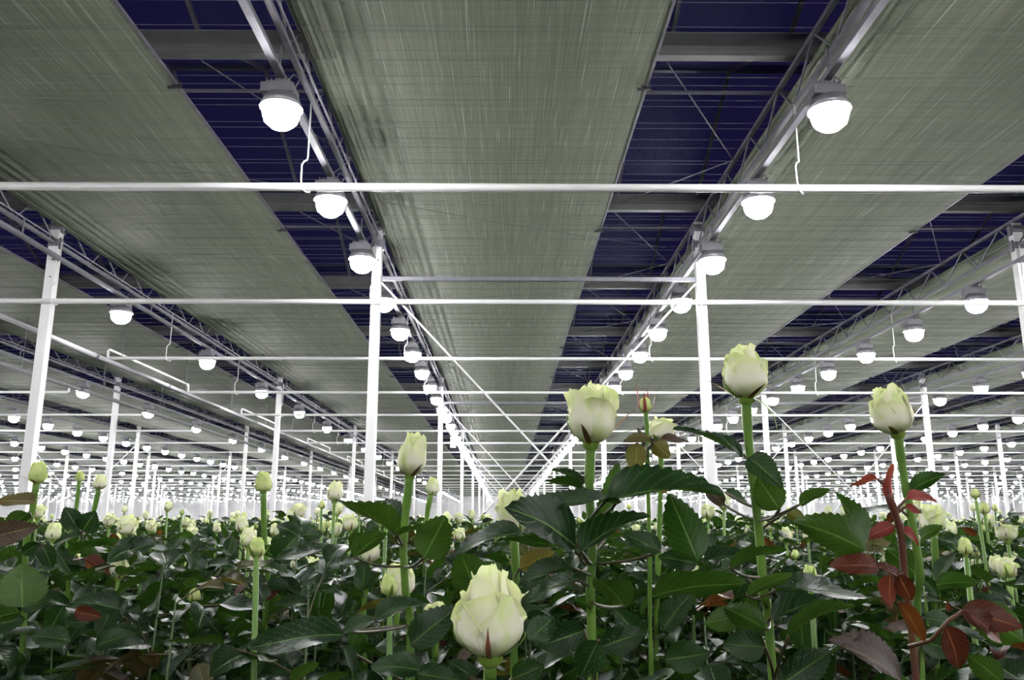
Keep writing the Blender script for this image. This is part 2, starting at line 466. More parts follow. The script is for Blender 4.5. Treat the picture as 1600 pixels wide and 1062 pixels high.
# polyester wires that carry the screens: they cross the whole house
wire_me = MB().tube([(-gw / 2, 0, 0), (gw / 2, 0, 0)], 0.0021, 4).mesh('screen_wire', M['wire'])
wire_me2 = MB().tube([(-gw / 2, 0, 0), (gw / 2, 0, 0)], 0.0045, 4).mesh('screen_wire', M['wire'])
y = 4.6
i = 0
while y < 60:
    near = y < 16
    link('screen_wire', wire_me if near else wire_me2, roof, (0, y, H_SCREEN - H_GUTTER - (0.03 if i % 3 else 0.012)))
    y += ((0.12, 0.27, 0.17, 0.34)[i % 4] if near else (0.32, 0.46, 0.40)[i % 3] if y < 34 else 0.9) * random.uniform(0.9, 1.1)
    i += 1
# slack control cords slung diagonally below the screens
for (p, q) in (((-6.0, 8.0), (-2.2, 9.9)), ((-1.6, 10.2), (2.4, 12.0)), ((-1.5, 15.0), (2.3, 14.1)), ((-6.0, 15.4), (-2.0, 14.2)), ((2.9, 17.0), (7.0, 18.8)), ((-6.1, 21.0), (-1.9, 22.6))):
    pts = [(p[0] + (q[0] - p[0]) * t, p[1] + (q[1] - p[1]) * t, H_SCREEN - H_GUTTER - 0.05 - 0.03 * math.sin(math.pi * t)) for t in np.linspace(0, 1, 7)]
    link('control_cord', MB().tube(pts, 0.003, 4).mesh('control_cord', M['dark_steel']), roof)
# thin V braces from the girders up to the gutters
for r in range(-3, 4):
    for k in range(-1, 6):
        y = POST_Y0 + SPAN * k
        if not in_frame((col_x(r) - 0.8, y, H_GUTTER), 60): continue
        for dy in (-1.4, 1.3):
            pts = [(col_x(r) - 0.02, y + 2.0, H_TOP - H_GUTTER), (col_x(r) - 1.15, y + 2.0 + dy * 1.35, 0.02)]
            link('gutter_brace', MB().tube(pts, 0.008, 5).mesh('gutter_brace', M['galvanised']), roof)

# ------------------------------------------------------------------ shade screens, one in each bay
def screen_mesh(seed):
    rnd = random.Random(seed)
    xs = [0.04 + 0.018 * i for i in range(34)] + list(np.linspace(0.66, GAP_X, 22))
    ph = [rnd.uniform(0, 6.28) for _ in range(4)]
    ys = list(np.linspace(-24, Y_END - 0.4, 70))
    vs, fs = [], []
    for y in ys:
        for x in xs:
            fold = math.exp(-((x - 0.04) / 0.22) ** 2) * 0.05 * abs(math.sin(x * 62 + 0.15 * math.sin(y * 0.1 + ph[0])))
            dr = math.exp(-((x - 0.45) / 0.35) ** 2) * 0.012 * math.sin(x * 45 + 0.2 * math.sin(y * 0.08 + ph[1]))
            sag = -0.006 * math.sin(x * 2.2 + ph[2] + 0.3 * y)
            edge = 0.012 * math.sin(y * 1.57 + ph[3]) * (x > GAP_X - 0.01)
            vs.append((x + edge, y, -fold + dr + sag))
    nx = len(xs)
    for j in range(len(ys) - 1):
        for i in range(nx - 1):
            fs.append((j * nx + i, j * nx + i + 1, (j + 1) * nx + i + 1, (j + 1) * nx + i))
    m_ = MB(); m_.add(vs, fs)
    k = len(m_.v)
    m_.add([(x, y, z + 0.006) for x, y, z in vs], [tuple(reversed(f)) for f in fs])
    return m_.mesh('cloth', M['screen'], True)
sc_me = [screen_mesh(i) for i in range(3)]
edge_me = MB().box((0, Y_END / 2 + 0.5, 0), (0.022, Y_END - 3, 0.03)).mesh('edge_profile', M['dark_steel'])
clip = MB().box((0, 0, 0), (0.09, 0.03, 0.035)).box((-0.06, 0, -0.012), (0.05, 0.022, 0.022)).tube([(-0.02, 0, -0.01), (0.03, 0.0, 0.05)], 0.012, 6)
clip_me = clip.mesh('clip', M['black'])
def bay_phrase(r):
    if r == 0: return 'directly above the middle, widest of all'
    return f'{ordinal(abs(r))} bay to the ' + ('left of' if r < 0 else 'right of') + ' the central one'
for r in ROWS:
    if r == max(ROWS): break
    t = empty('shade_screen', (col_x(r), 0, H_SCREEN))
    tag(t, 'grey-green woven shade screen overhead, ' + bay_phrase(r), 'shade screen', 'shade screens drawn along the bays')
    link('cloth', sc_me[r % 3], t)
    link('edge_profile', edge_me, t, (GAP_X + 0.005, 0, 0.004))
    if -3 <= r <= 3:
        for y in gutter_y:
            if 5 < y < 40: link('clip', clip_me, t, (GAP_X, y + 0.12, -0.012))

# ------------------------------------------------------------------ lattice girders
chord_me = {}
def girder(r):
    x = col_x(r)
    t = empty('lattice_girder', (x, 0, H_BOT))
    tag(t, f'slender steel lattice girder, {row_phrase(r)}', 'girder', 'lattice girders along the bays')
    h = H_TOP - H_BOT
    if 'top' not in chord_me:
        chord_me['top'] = MB().box((0, Y_END / 2 + 1, h), (0.045, Y_END - 3, 0.045)).mesh('top_chord', M['galvanised'])
        chord_me['bot'] = MB().box((0, Y_END / 2 + 1, 0), (0.05, Y_END - 3, 0.04)).mesh('bottom_chord', M['galvanised'])
        c = MB()
        yc = Y_END / 2 + 1
        c.box((0, yc, 0), (0.062, Y_END - 3, 0.006)).box((-0.03, yc, 0.022), (0.005, Y_END - 3, 0.045)).box((0.03, yc, 0.022), (0.005, Y_END - 3, 0.045))
        chord_me['rail'] = c.mesh('lamp_rail', M['galvanised'])
        chord_me['w0'] = MB().tube([(0, 0, 0.02), (0, 0.36, h - 0.02)], 0.011, 5).mesh('web_bar', M['galvanised'])
        chord_me['w1'] = MB().tube([(0, 0.40, h - 0.02), (0, 0.96, 0.02)], 0.013, 5).mesh('web_bar', M['galvanised'])
        chord_me['cable'] = MB().tube([(0.05, 3, 0.05), (0.05, 40, 0.045), (0.055, Y_END - 2, 0.05)], 0.012, 5).mesh('cable', M['dark_steel'])
        chord_me['hang'] = MB().box((0, 0, (H_BOT - H_RAIL) / 2), (0.012, 0.03, H_BOT - H_RAIL)).mesh('rail_hanger', M['galvanised'])
    link('top_chord', chord_me['top'], t)
    link('bottom_chord', chord_me['bot'], t)
    rx = 0.12 if r in (-1, -2) else -0.06
    link('lamp_rail', chord_me['rail'], t, (rx, 0, H_RAIL - H_BOT))
    if -2 <= r <= 3: link('cable', chord_me['cable'], t)
    rest = MB()
    y = POST_Y0 - 9.0
    while y < Y_END - 3:
        near = -2 <= r <= 3 and in_frame((x, y, H_BOT), 60) and y < 26 + 4 * (r in (0, 1))
        if near:
            link('web_bar', chord_me['w0'], t, (0, y, 0)); link('web_bar', chord_me['w1'], t, (0, y, 0))
        elif y < 80 and in_frame((x, y, H_BOT), 100):
            rest.tube([(0, y, 0.02), (0, y + 0.36, h - 0.02)], 0.012, 3, cap=False); rest.tube([(0, y + 0.4, h - 0.02), (0, y + 0.96, 0.02)], 0.014, 3, cap=False)
        y += 1.0
    if rest.v: tag(link('far_web_bars', rest.mesh('far_web_bars', M['galvanised']), t), kind='stuff')
    if -2 <= r <= 3:
        for k in range(-1, 8):
            y = POST_Y0 + 4.0 * k - 1.0
            if in_frame((x, y, H_RAIL), 80): link('rail_hanger', chord_me['hang'], t, (rx, y, H_RAIL - H_BOT))
for r in range(-12, 14): girder(r)

# ------------------------------------------------------------------ white posts
PW = 0.125
post_me = MB().box((0, 0, (H_TOP - 0.05) / 2), (PW, PW, H_TOP - 0.05)).mesh('shaft', M['white_paint'])
plate_me = MB().box((0, 0, 0), (0.26, 0.26, 0.02)).mesh('foot_plate', M['galvanised'])
brk = MB().box((0, 0, 0), (PW + 0.016, PW + 0.016, 0.10)).box((0, 0, 0), (PW + 0.05, PW * 0.6, 0.16))
brk_me = brk.mesh('bracket', M['galvanised'])
bolt_me = MB().tube([(0, -PW / 2 - 0.022, 0), (0, -PW / 2 - 0.004, 0)], 0.011, 6).mesh('bolt', M['dark_steel'])
post_far = MB().box((0, 0, (H_TOP - 0.05) / 2), (PW, PW, H_TOP - 0.05)).mesh('post', M['white_paint'])
ROWDIST = ['nearest', 'second nearest', 'third nearest'] + [ordinal(i) + ' nearest' for i in range(4, 12)]
for k in range(0, 9):
    y = POST_Y0 + POST_STEP * k
    for r in ROWS:
        x = col_x(r)
        if not (in_frame((x, y, 2.6), 40) or in_frame((x, y, 5.5), 40)): continue
        lab = f'white steel post, {ROWDIST[k]} post line, {row_phrase(r)}'
        if k <= 1:
            t = empty('post', (x, y, 0)); link('shaft', post_me, t)
            link('bracket', brk_me, t, (0, 0, H_BOT)); link('bracket', brk_me, t, (0, 0, H_TOP - 0.14))
            if k == 0:
                for dz in (-0.25, -0.50): link('bolt', bolt_me, t, (0.02, 0, H_BOT + dz))
        else: t = link('post', post_far, None, (x, y, 0))
        tag(t, lab, 'post', 'white posts under the girders')

# ------------------------------------------------------------------ cross braces and tie bars
def cross_brace(r, k, phrase):
    y = POST_Y0 + POST_STEP * k
    x0, x1 = col_x(r) + 0.07, col_x(r + 1) - 0.07
    t = empty('cross_brace', ((x0 + x1) / 2, y, 0))
    hw = (x1 - x0) / 2
    lo, hi = 0.22, CAM_H + 3.30
    rr = 0.014 if k < 2 else 0.016
    link('brace_rod', MB().tube([(-hw, -0.02, hi), (hw, -0.02, lo)], rr, 6).mesh('brace_rod', M['white_paint']), t)
    link('brace_rod', MB().tube([(hw, 0.02, hi), (-hw, 0.02, lo)], rr, 6).mesh('brace_rod', M['white_paint']), t)
    link('tie_bar', MB().box((0, 0, hi + 0.06), (2 * hw, 0.05, 0.055)).mesh('tie_bar', M['galvanised']), t)
    tag(t, f'crossed white brace rods with tie bar, {phrase}, {ROWDIST[k]} post line', 'brace', 'cross braces between posts')
for k in range(0, 8): cross_brace(0, k, 'under the central screen')
for k in range(1, 6): cross_brace(2, k, 'second bay to the right')
for k in range(2, 6): cross_brace(-4, k, 'fourth bay to the left')

# ------------------------------------------------------------------ white overhead pipes across the bays
PR = 0.038
PIPE_Y = [7.18 + 4.0 * k for k in range(0, 27)]
PX0, PX1 = -7.25, 7.35
hook = MB()
hp = [(0, 0, H_BOT - H_PIPE), (0, 0, 0.30), (-0.004, -0.01, 0.26), (-0.03, -0.02, 0.24), (-0.045, -0.03, 0.20), (-0.042, -0.035, 0.05), (-0.03, -0.04, -0.03), (0.0, -0.02, -0.055), (0.025, 0.02, -0.045), (0.03, 0.045, -0.01)]
hook.tube(hp, 0.008, 6)
hook_me = hook.mesh('hook', M['white_paint'], True)
left_end, right_end = -10.05, 60
for k, y in enumerate(PIPE_Y):
    xr = PX1 + 0.2 if k == 1 else 12.0 + 0.75 * y
    xl = PX0
    L_ = MB()
    L_.tube([(xl, 0, 0), (xr, 0, 0)], PR if k < 2 else 0.032 if k < 7 else 0.025, 10 if y < 40 else 6)
    t = empty('overhead_pipe', (0, y, H_PIPE))
    tag(t, f'white pipe hung across the middle bays, {ordinal(k + 1)} from the front', 'pipe', 'white pipes across the middle bays')
    link('pipe_run', L_.mesh('pipe_run', M['white_paint'], True), t)
    for r in range(-1, 3 if y > 8 else 2):
        if y < 45 and in_frame((col_x(r), y, H_PIPE), 20): link('hook', hook_me, t, (col_x(r) - 0.02 + (0.15 if r == -1 else 0), 0, 0))
    if k % 2 == 0 and k < 14:
        z1 = 0.17
        pts = [(xl, 0, 0), (xl - 0.03, 0, 0.02), (xl - 0.035, 0, z1 - 0.03), (xl - 0.03, 0.04, z1), (xl - 0.03, 3.96, z1), (xl - 0.035, 4.0, z1 - 0.03), (xl - 0.03, 4.0, 0.02), (xl, 4.0, 0.0)]
        link('return_bend', MB().tube(pts, 0.024, 8).mesh('return_bend', M['white_paint'], True), t)
    # the run beyond the walkway on the other side
    if k >= 2:
        t = empty('overhead_pipe', (0, y + 0.02, H_PIPE))
        tag(t, f'white pipe over the bays beyond the walkway, {ordinal(k - 1)} from the front', 'pipe', 'white pipes beyond the walkway')
        link('pipe_run', MB().tube([(max(-12 - 0.75 * y, -X_END), 0, 0), (left_end, 0, 0)], 0.030 if k < 7 else 0.024, 8 if y < 40 else 6).mesh('pipe_run', M['white_paint'], True), t)
        pts = [(left_end, 0, 0), (left_end + 0.03, 0, 0.02), (left_end + 0.035, 0, 0.17)]
        if k < 10: link('end_bend', MB().tube(pts, 0.024, 8).mesh('end_bend', M['white_paint'], True), t)
# supply pipes along the walkway
for x, z, rad, lab in ((-7.12, CAM_H + 2.90, 0.042, 'grey-white supply pipe running along the near side of the walkway'), (-8.95, CAM_H + 2.82, 0.045, 'grey-white supply pipe running along the far side of the walkway')):
    t = empty('supply_pipe', (x, 8, z))
    tag(t, lab, 'pipe')
    link('pipe_run', MB().tube([(0, 0, 0), (0, Y_END - 9, 0)], rad, 10).mesh('pipe_run', M['pipe_grey'], True), t)
    col_ = MB().tube([(0, -0.04, 0), (0, 0.04, 0)], rad + 0.012, 10).mesh('coupling', M['galvanised'], True)
    hang = MB().tube([(0, 0, rad), (0, 0, H_BOT - z)], 0.006, 5).mesh('hanger_rod', M['galvanised'])
    for j in range(2, 9):
        link('coupling', col_, t, (0, 3.2 * j, 0))
        link('hanger_rod', hang, t, (0, 3.2 * j + 1.0, 0))

# ------------------------------------------------------------------ grow lamps
LR = 0.152
def dome(n, rings, c=(0, 0, 0)):
    prof = []
    for i in range(rings + 1):
        a = math.pi * i / rings
        prof.append((max(0.001, LR * math.sin(a)), -LR * 0.85 * math.cos(a)))
    return prof
HZ = 0.155
hs = MB().box((-0.02, 0, HZ + 0.04), (0.26, 0.22, 0.08)).box((-0.02, 0, HZ + 0.095), (0.20, 0.16, 0.03))
for i in range(6): hs.box((-0.11 + 0.036 * i, 0, HZ + 0.115), (0.010, 0.16, 0.025))
housing_me = hs.mesh('housing', M['housing'])
refl_me = MB().lathe([(0.06, HZ + 0.01), (0.125, HZ - 0.015), (0.172, HZ - 0.105), (0.178, HZ - 0.105), (0.135, HZ), (0.06, HZ + 0.02)], 16).mesh('reflector', M['housing'], True)
bulb_me = MB().lathe(dome(14, 6), 14).mesh('bulb_glass', M['glow'], True)
hang_me = MB().box((0, 0, (H_RAIL - H_LAMP + HZ + 0.1) / 2), (0.02, 0.05, H_RAIL - H_LAMP - HZ - 0.1)).box((0, 0, H_RAIL - H_LAMP - 0.01), (0.085, 0.06, 0.03)).mesh('hanger', M['galvanised'])
cable_me = MB().tube([(0.10, 0.02, HZ + 0.1), (0.13, 0.03, HZ + 0.18), (0.08, 0.02, HZ + 0.22), (0.05, 0.0, H_RAIL - H_LAMP)], 0.007, 5).mesh('power_cable', M['dark_steel'])
fl = MB().box((-0.02, 0, HZ + 0.045), (0.26, 0.22, 0.09), 0).lathe([(0.10, HZ), (0.172, HZ - 0.105)], 8, mi=0).lathe(dome(7, 4), 7, mi=1)
fl.box((0, 0, (H_RAIL - H_LAMP + HZ + 0.09) / 2), (0.02, 0.05, H_RAIL - H_LAMP - HZ - 0.09), 0)
far_me = fl.mesh('grow_lamp', [M['housing'], M['glow']], True)
lamps = []
for r in ROWS:
    step, y0, dx = (4.0, 1.15, 0.13) if r in (-1, -2) else (2.0, 0.34, -0.05)
    y = y0 - 32.0
    i = 0
    while y < Y_END - 2:
        p = (col_x(r) + dx, y, H_LAMP)
        seen = in_frame(p, 25) and y > 3
        lamps.append((not seen, px(p)[2] if y > 1 else 500, r, p))
        y += step
lamps.sort(key=lambda l: (l[0], l[1]))
count = {}
lamp_stuff = MB()
tv = [tuple(v.co) for v in far_me.vertices]
tf = [tuple(p.vertices) for p in far_me.polygons]
tmi = [p.material_index for p in far_me.polygons]
lo = MB().box((-0.02, 0, HZ + 0.05), (0.30, 0.26, 0.1), 0).lathe([(0.10, HZ), (0.172, HZ - 0.105)], 6, mi=0).lathe(dome(4, 2), 4, mi=1)
for i, (hid, d, r, p) in enumerate(lamps):
    if not hid and i < 300:
        count[r] = count.get(r, 0) + 1
        rp = row_phrase(r)
        lab = f'glowing white grow lamp, {ordinal(count[r])} from the front, {rp}'
        if d < 32:
            t = empty('grow_lamp', p)
            link('housing', housing_me, t); link('reflector', refl_me, t); link('bulb_glass', bulb_me, t); link('hanger', hang_me, t)
            if d < 18: link('power_cable', cable_me, t)
        else: t = link('grow_lamp', far_me, None, p)
        tag(t, lab, 'lamp', 'grow lamps hung in rows')
    else:  # far lamps, and unseen ones beside and behind the camera added for light
        if hid and (p[1] > 45 and abs(p[0]) > 0.75 * p[1] + 4 or p[1] < 20 and abs(p[0]) > 26): continue
        n0 = len(lamp_stuff.v)
        lamp_stuff.v += [(a + p[0], b_ + p[1], c + p[2]) for a, b_, c in lo.v]
        lamp_stuff.f += [tuple(q + n0 for q in f) for f in lo.f]
        lamp_stuff.mi += lo.mi
o = link('far_and_unseen_grow_lamps', lamp_stuff.mesh('far_and_unseen_grow_lamps', [M['housing'], M['glow']], True))
tag(o, 'countless tiny glowing white lamps far down the greenhouse and unseen ones added for light', 'lamp', kind='stuff')

# a pale box hung among the far lamps
t = empty('sensor_box', (-1.85, 30.0, CAM_H + 2.9))
tag(t, 'pale box hanging below the lamps beside the second nearest post', 'sensor box')
link('box_body', MB().box((0, 0, 0), (0.20, 0.2, 0.36)).box((0, 0, 0.19), (0.23, 0.23, 0.02)).mesh('box_body', M['white_paint']), t)
link('hanger_rod', MB().tube([(0, 0, 0.19), (0, 0, H_RAIL - CAM_H - 2.9)], 0.01, 5).mesh('hanger_rod', M['galvanised']), t)

# ------------------------------------------------------------------ roses: leaf, stem and flower shapes
def leaf_width(t): return (t ** 0.55) * ((1 - t) ** 0.85) / 0.405
def leaflet_arrays(nl, nw, serr=0.0, fold=0.30, curl=0.16, wave=0.03, seed=0, width=0.62):
    rnd = random.Random(seed)
    p1, p2 = rnd.uniform(0, 6.28), rnd.uniform(0, 6.28)
    vs, fs, uv = [], [], []
    n = 2 * nw + 1
    for i in range(nl + 1):
        t = i / nl
        w = leaf_width(t) * 0.5 * width if 0 < t < 1 else 0.004
        for j in range(-nw, nw + 1):
            u = j / nw
            x, y = u * w, t
            if abs(j) == nw and 0 < i < nl:
                x *= 1 + (serr if i % 2 else -serr)
                y += serr * 0.35 * (1 if i % 2 else -0.4)
            z = fold * abs(x) - curl * t * t + wave * math.sin(7 * t + p1 + (1.5 if u > 0 else 0)) * abs(u) + 0.02 * math.sin(5 * t + p2)
            vs.append((x, y, z)); uv.append((0.5 + 0.5 * u, t))
    for i in range(nl):
        for j in range(n - 1):
            a = i * n + j
            fs.append((a, a + 1, a + n + 1, a + n))
    return np.array(vs), fs, np.array(uv)
def mesh_uv(name, V, F, UV, mats, mi=None, smooth=True):
    me = bpy.data.meshes.new(name)
    me.from_pydata([tuple(v) for v in V], [], F)
    for mt in (mats if isinstance(mats, (list, tuple)) else [mats]): me.materials.append(mt)
    ul = me.uv_layers.new(name='UVMap')
    idx = np.empty(len(me.loops), dtype=np.int32)
    me.loops.foreach_get('vertex_index', idx)
    ul.data.foreach_set('uv', np.asarray(UV, dtype=np.float32)[idx].ravel())
    if mi is not None: me.polygons.foreach_set('material_index', mi)
    if smooth: me.polygons.foreach_set('use_smooth', [True] * len(F))
    me.update()
    return me
LEAFMATS = {'g': 'leaf', 'o': 'leaf_olive', 'r': 'leaf_red', 'p': 'leaf_pink', 'v': 'leaf_purple'}
hero_leaf = {}
for ck, mk in LEAFMATS.items():
    for s in range(3):
        V, F, UV = leaflet_arrays(22, 2, 0.05, (0.32, 0.5, 0.22)[s], (0.12, 0.22, 0.05)[s], 0.035, s)
        hero_leaf[ck, s] = mesh_uv('leaf', V, F, UV, M[mk])

def leaf_matrix(base, tip, app_px, d, top, jit=0.0, ratio=0.62):
    y = tip - base
    ln = y.length
    yd = y.normalized()
    view = ((base + tip) / 2 - EYE).normalized()
    e = view.cross(yd).normalized()
    g = (view - yd * view.dot(yd)).normalized()
    app = app_px / F_PX * d
    true = max(ratio * ln * 0.92, app)
    c = min(1.0, app / true)
    s = math.sqrt(1 - c * c)
    best = None
    for sg in (1, -1):
        for flip in (1, -1):
            w = (e * c + g * s * sg) * flip
            nrm = w.cross(yd)
            facing = -nrm.dot(view)
            score = nrm.z * 1.0 + (2.0 if (facing > 0) == top else 0)
            if best is None or score > best[0]: best = (score, w, nrm)
    _, w, nrm = best
    wx = true / (ratio * ln)
    m = Matrix.Identity(4)
    for i in range(3):
        m[i][0] = w[i] * ln * wx; m[i][1] = yd[i] * ln; m[i][2] = nrm[i] * ln; m[i][3] = base[i]
    return m

def petal_arrays(R, H, ang, span, k, curl, nu=10, nv=9, seed=0, z0=0.0):
    rnd = random.Random(seed)
    ph = [rnd.uniform(0, 6.28) for _ in range(4)]
    tilt = rnd.uniform(-0.10, 0.10)
    V, F, UV = [], [], []
    for i in range(nu + 1):
        u = -1 + 2 * i / nu
        vtop = 1 - 0.34 * abs(u) ** 3.0 + 0.028 * math.sin(4 * u + ph[0]) + 0.014 * math.sin(13 * u + ph[1]) + tilt * u
        for j in range(nv + 1):
            v = j / nv
            vv = v * vtop
            if vv < 0.40: r = R * (0.26 + 0.74 * math.sin(vv / 0.40 * math.pi / 2) ** 0.8)
            else: r = R * (1 - k * ((vv - 0.40) / 0.60) ** 1.5)
            lip = max(0, (v - 0.80) / 0.20)
            r += R * curl * lip ** 2 * (0.7 + 0.5 * math.sin(4 * u + ph[2]))
            r *= 1 + 0.06 * abs(u) ** 3 + 0.025 * math.sin(3 * u + ph[3]) * v
            th = ang + u * span * (0.55 + 0.45 * math.sin(min(1, v / 0.35) * math.pi / 2))
            z = z0 + H * vv - H * 0.10 * curl * lip ** 2
            V.append((r * math.cos(th), r * math.sin(th), z)); UV.append((i / nu, v))
    for i in range(nu):
        for j in range(nv):
            a = i * (nv + 1) + j
            F.append((a, a + nv + 1, a + nv + 2, a + 1))
    return V, F, UV
def flower_layers(R, H, opn, seed, tower=1.0, outer=0.66):
    """petals from the heart outwards"""
    out = []
    a = random.Random(seed).uniform(0, 6.28)
    spec = [(0.50, 1.00 * tower, 0.70, 0.1)] * 2 + [(0.68, 1.02 * tower, 0.52, 0.3)] * 3 + [(0.84, 0.98, 0.38 - 0.14 * opn, 0.40 * opn + 0.12)] * 3 + [(0.95, 0.86, 0.24 - 0.16 * opn, 0.50 * opn + 0.04)] * 2 + [(1.0, outer, 0.10 - 0.06 * opn, 0.25 * opn)] * (2 if outer > 0.8 else 1)
    for i, (fr, fh, k, cu) in enumerate(spec):
        rj = random.Random(seed * 31 + i)
        out.append((R * fr, H * fh * rj.uniform(0.93, 1.05), a + i * 2.4, 1.30, k, cu, seed * 17 + i))
    return out
def sepal_arrays(R, H, ang, length, flare, width, seed=0):
    """a narrow pointed strip that follows the bud and then leaves it by flare"""
    V, F, UV = [], [], []
    n = 7
    for i in range(n + 1):
        t = i / n
        w = width * (1 - t) ** 0.75 * (0.75 + 0.5 * math.sin(t * math.pi))
        if flare < 0:                       # hangs down
            r = R * 0.32 + length * 0.55 * math.sin(t * 1.6); z = -length * 0.85 * t ** 1.5
        else:
            hug = min(1, t * length / (0.4 * H))
            r = R * (0.30 + 0.76 * math.sin(hug * math.pi / 2) ** 0.8) + flare * length * t ** 1.7
            z = length * t * (1 - 0.30 * min(1, flare) * t)
        for u in (-1, 0, 1):
            th = ang + u * w / max(r, R * 0.35)
            rr = r * (1.0 + (0.03 if u == 0 else 0.0))
            V.append((rr * math.cos(th), rr * math.sin(th), z)); UV.append((0.5 + 0.5 * u, t))
    for i in range(n):
        for j in range(2):
            a = i * 3 + j
            F.append((a, a + 1, a + 4, a + 3))
    return V, F, UV
def calyx(R, H, n=10):
    return [(0.0042, -0.34 * R), (0.20 * R, -0.32 * R), (0.36 * R, -0.16 * R), (0.38 * R, 0.0), (0.42 * R, 0.08 * H), (0.40 * R, 0.30 * H), (0.28 * R, 0.7 * H), (0.02 * R, 0.80 * H)]

def align(p, d):
    q = Vector((0, 0, 1)).rotation_difference(Vector(d).normalized())
    return Matrix.Translation(p) @ q.to_matrix().to_4x4()

def flower(parent, p, d, R, H, opn, seed, sep='hug', pet='petal', spin=0.0, hang=(), tower=1.0, outer=0.66):
    """full flower head: petals and sepals are pieces of their own"""
    mb = MB().lathe(calyx(R, H), 12)
    V = np.array(mb.v)
    me = mesh_uv('flower_head', V, mb.f, np.stack([np.zeros(len(V)), np.clip(V[:, 2] / H, 0, 1)], 1), [M['sepal'], M[pet]], [0 if min(V[list(f), 2]) < 0.04 * H else 1 for f in mb.f])
    h = link('flower_head', me, parent, mat4=align(p, d) @ Matrix.Rotation(spin, 4, 'Z'))
    for (r_, h_, a_, sp_, k_, cu_, sd_) in flower_layers(R, H, opn, seed, tower, outer):
        V, F, UV = petal_arrays(r_, h_, a_, sp_, k_, cu_, 16, 11, sd_)
        link('petal', mesh_uv('petal', V, F, UV, M[pet]), h)
    rnd = random.Random(seed + 5)
    for i in range(5):
        a = i * 2 * math.pi / 5 + rnd.uniform(-0.2, 0.2)
        if i in hang: V, F, UV = sepal_arrays(R, H, a, H * 0.75, -1, R * 0.22); mt = 'sepal'
        elif sep == 'hug': V, F, UV = sepal_arrays(R * 1.03, H, a, H * rnd.uniform(0.35, 0.55), 0.0, R * (0.24 if i % 2 else 0.09)); mt = 'sepal' if i % 2 else 'sepal_red'
        elif sep == 'out': V, F, UV = sepal_arrays(R * 1.03, H, a, H * rnd.uniform(0.42, 0.70), (rnd.uniform(0.6, 1.15) if i != 2 else 0.0), R * (0.15 if i != 2 else 0.24)); mt = 'sepal_red' if i != 2 else 'sepal'
        else: V, F, UV = sepal_arrays(R * 1.03, H, a, H * rnd.uniform(1.4, 2.1), rnd.uniform(0.02, 0.22), R * 0.30); mt = 'sepal_pink'
        link('sepal', mesh_uv('sepal', V, F, UV, M[mt]), h)
    return h

def merged_flower(R, H, opn, seed, pet, sep='hug', detail=(5, 5)):
    V, F, UV, mi = [], [], [], []
    def put(v, f, u, m_):
        o = len(V); V.extend(v); UV.extend(u); F.extend(tuple(i + o for i in q) for q in f); mi.extend([m_] * len(f))
    mb = MB().lathe(calyx(R, H), 8)
    put(mb.v, mb.f, [(0, max(0, min(1, v[2] / H))) for v in mb.v], 0)
    for (r_, h_, a_, sp_, k_, cu_, sd_) in flower_layers(R, H, opn, seed)[2::1]:
        put(*petal_arrays(r_, h_, a_, sp_, k_, cu_, detail[0], detail[1], sd_), 1)
    rnd = random.Random(seed)
    for i in range(5):
        fl_ = 0.0 if sep == 'hug' else rnd.uniform(0.1, 0.5)
        put(*sepal_arrays(R * 1.03, H, i * 1.257, H * rnd.uniform(0.40, 0.65 if sep == 'hug' else 1.1), fl_, R * (0.24 if i % 2 else 0.11)), 0 if i % 2 else 2)
    return mesh_uv('flower_head', V, F, UV, [M['sepal'], M[pet], M['sepal_red']], mi)

# ------------------------------------------------------------------ roses close to the camera, each one as it stands
roses = []
def hero(label, path, d, stem_r, head=None, mat='stem', group='cream roses standing closest', cat='rose'):
    """path: points of the stem from top to bottom in the photograph, at distance d (a number, or one per point)"""
    ds = d if isinstance(d, (list, tuple)) else [d] * len(path)
    pts = [at(x, y, q) for (x, y), q in zip(path, ds)]
    lastp = pts[-1]
    foot = Vector((lastp.x, lastp.y + 0.02, 0))
    low = [lastp.lerp(foot, t) for t in (0.5, 1.0)]
    full = pts + low
    # smooth the stem
    sm = []
    P = [full[0]] + full + [full[-1]]
    for i in range(1, len(P) - 2):
        for t in np.linspace(0, 1, 5)[:-1]:
            p0, p1, p2, p3 = P[i - 1], P[i], P[i + 1], P[i + 2]
            sm.append(0.5 * ((2 * p1) + (p2 - p0) * t + (2 * p0 - 5 * p1 + 4 * p2 - p3) * t * t + (3 * p1 - p0 - 3 * p2 + p3) * t ** 3))
    sm.append(full[-1])
    root = empty('rose', foot)
    tag(root, label, cat, group)
    rr = [stem_r * (0.86 if i > 3 else 1.0) * (1.0 + (0.22 if i % 9 == 7 else 0.0)) for i in range(len(sm))]
    link('stem', MB().tube([p - foot for p in sm], rr, 9).mesh('stem', M[mat], True), root)
    rec = {'root': root, 'foot': foot, 'pts': sm, 'd': ds[0]}
    if head:
        R, H, opn, seed = head['R'], head['H'], head['open'], head['seed']
        dirv = (pts[0] - pts[1]).normalized() + Vector(head.get('lean', (0, 0, 0)))
        flower(root, pts[0] - foot + dirv.normalized() * 0.05 * R, dirv, R, H, opn, seed, head.get('sep', 'hug'), head.get('pet', 'petal'), head.get('spin', 0), head.get('hang', ()), head.get('tower', 1.0), head.get('outer', 0.66))
    roses.append(rec)
    return rec
_lc = [0]
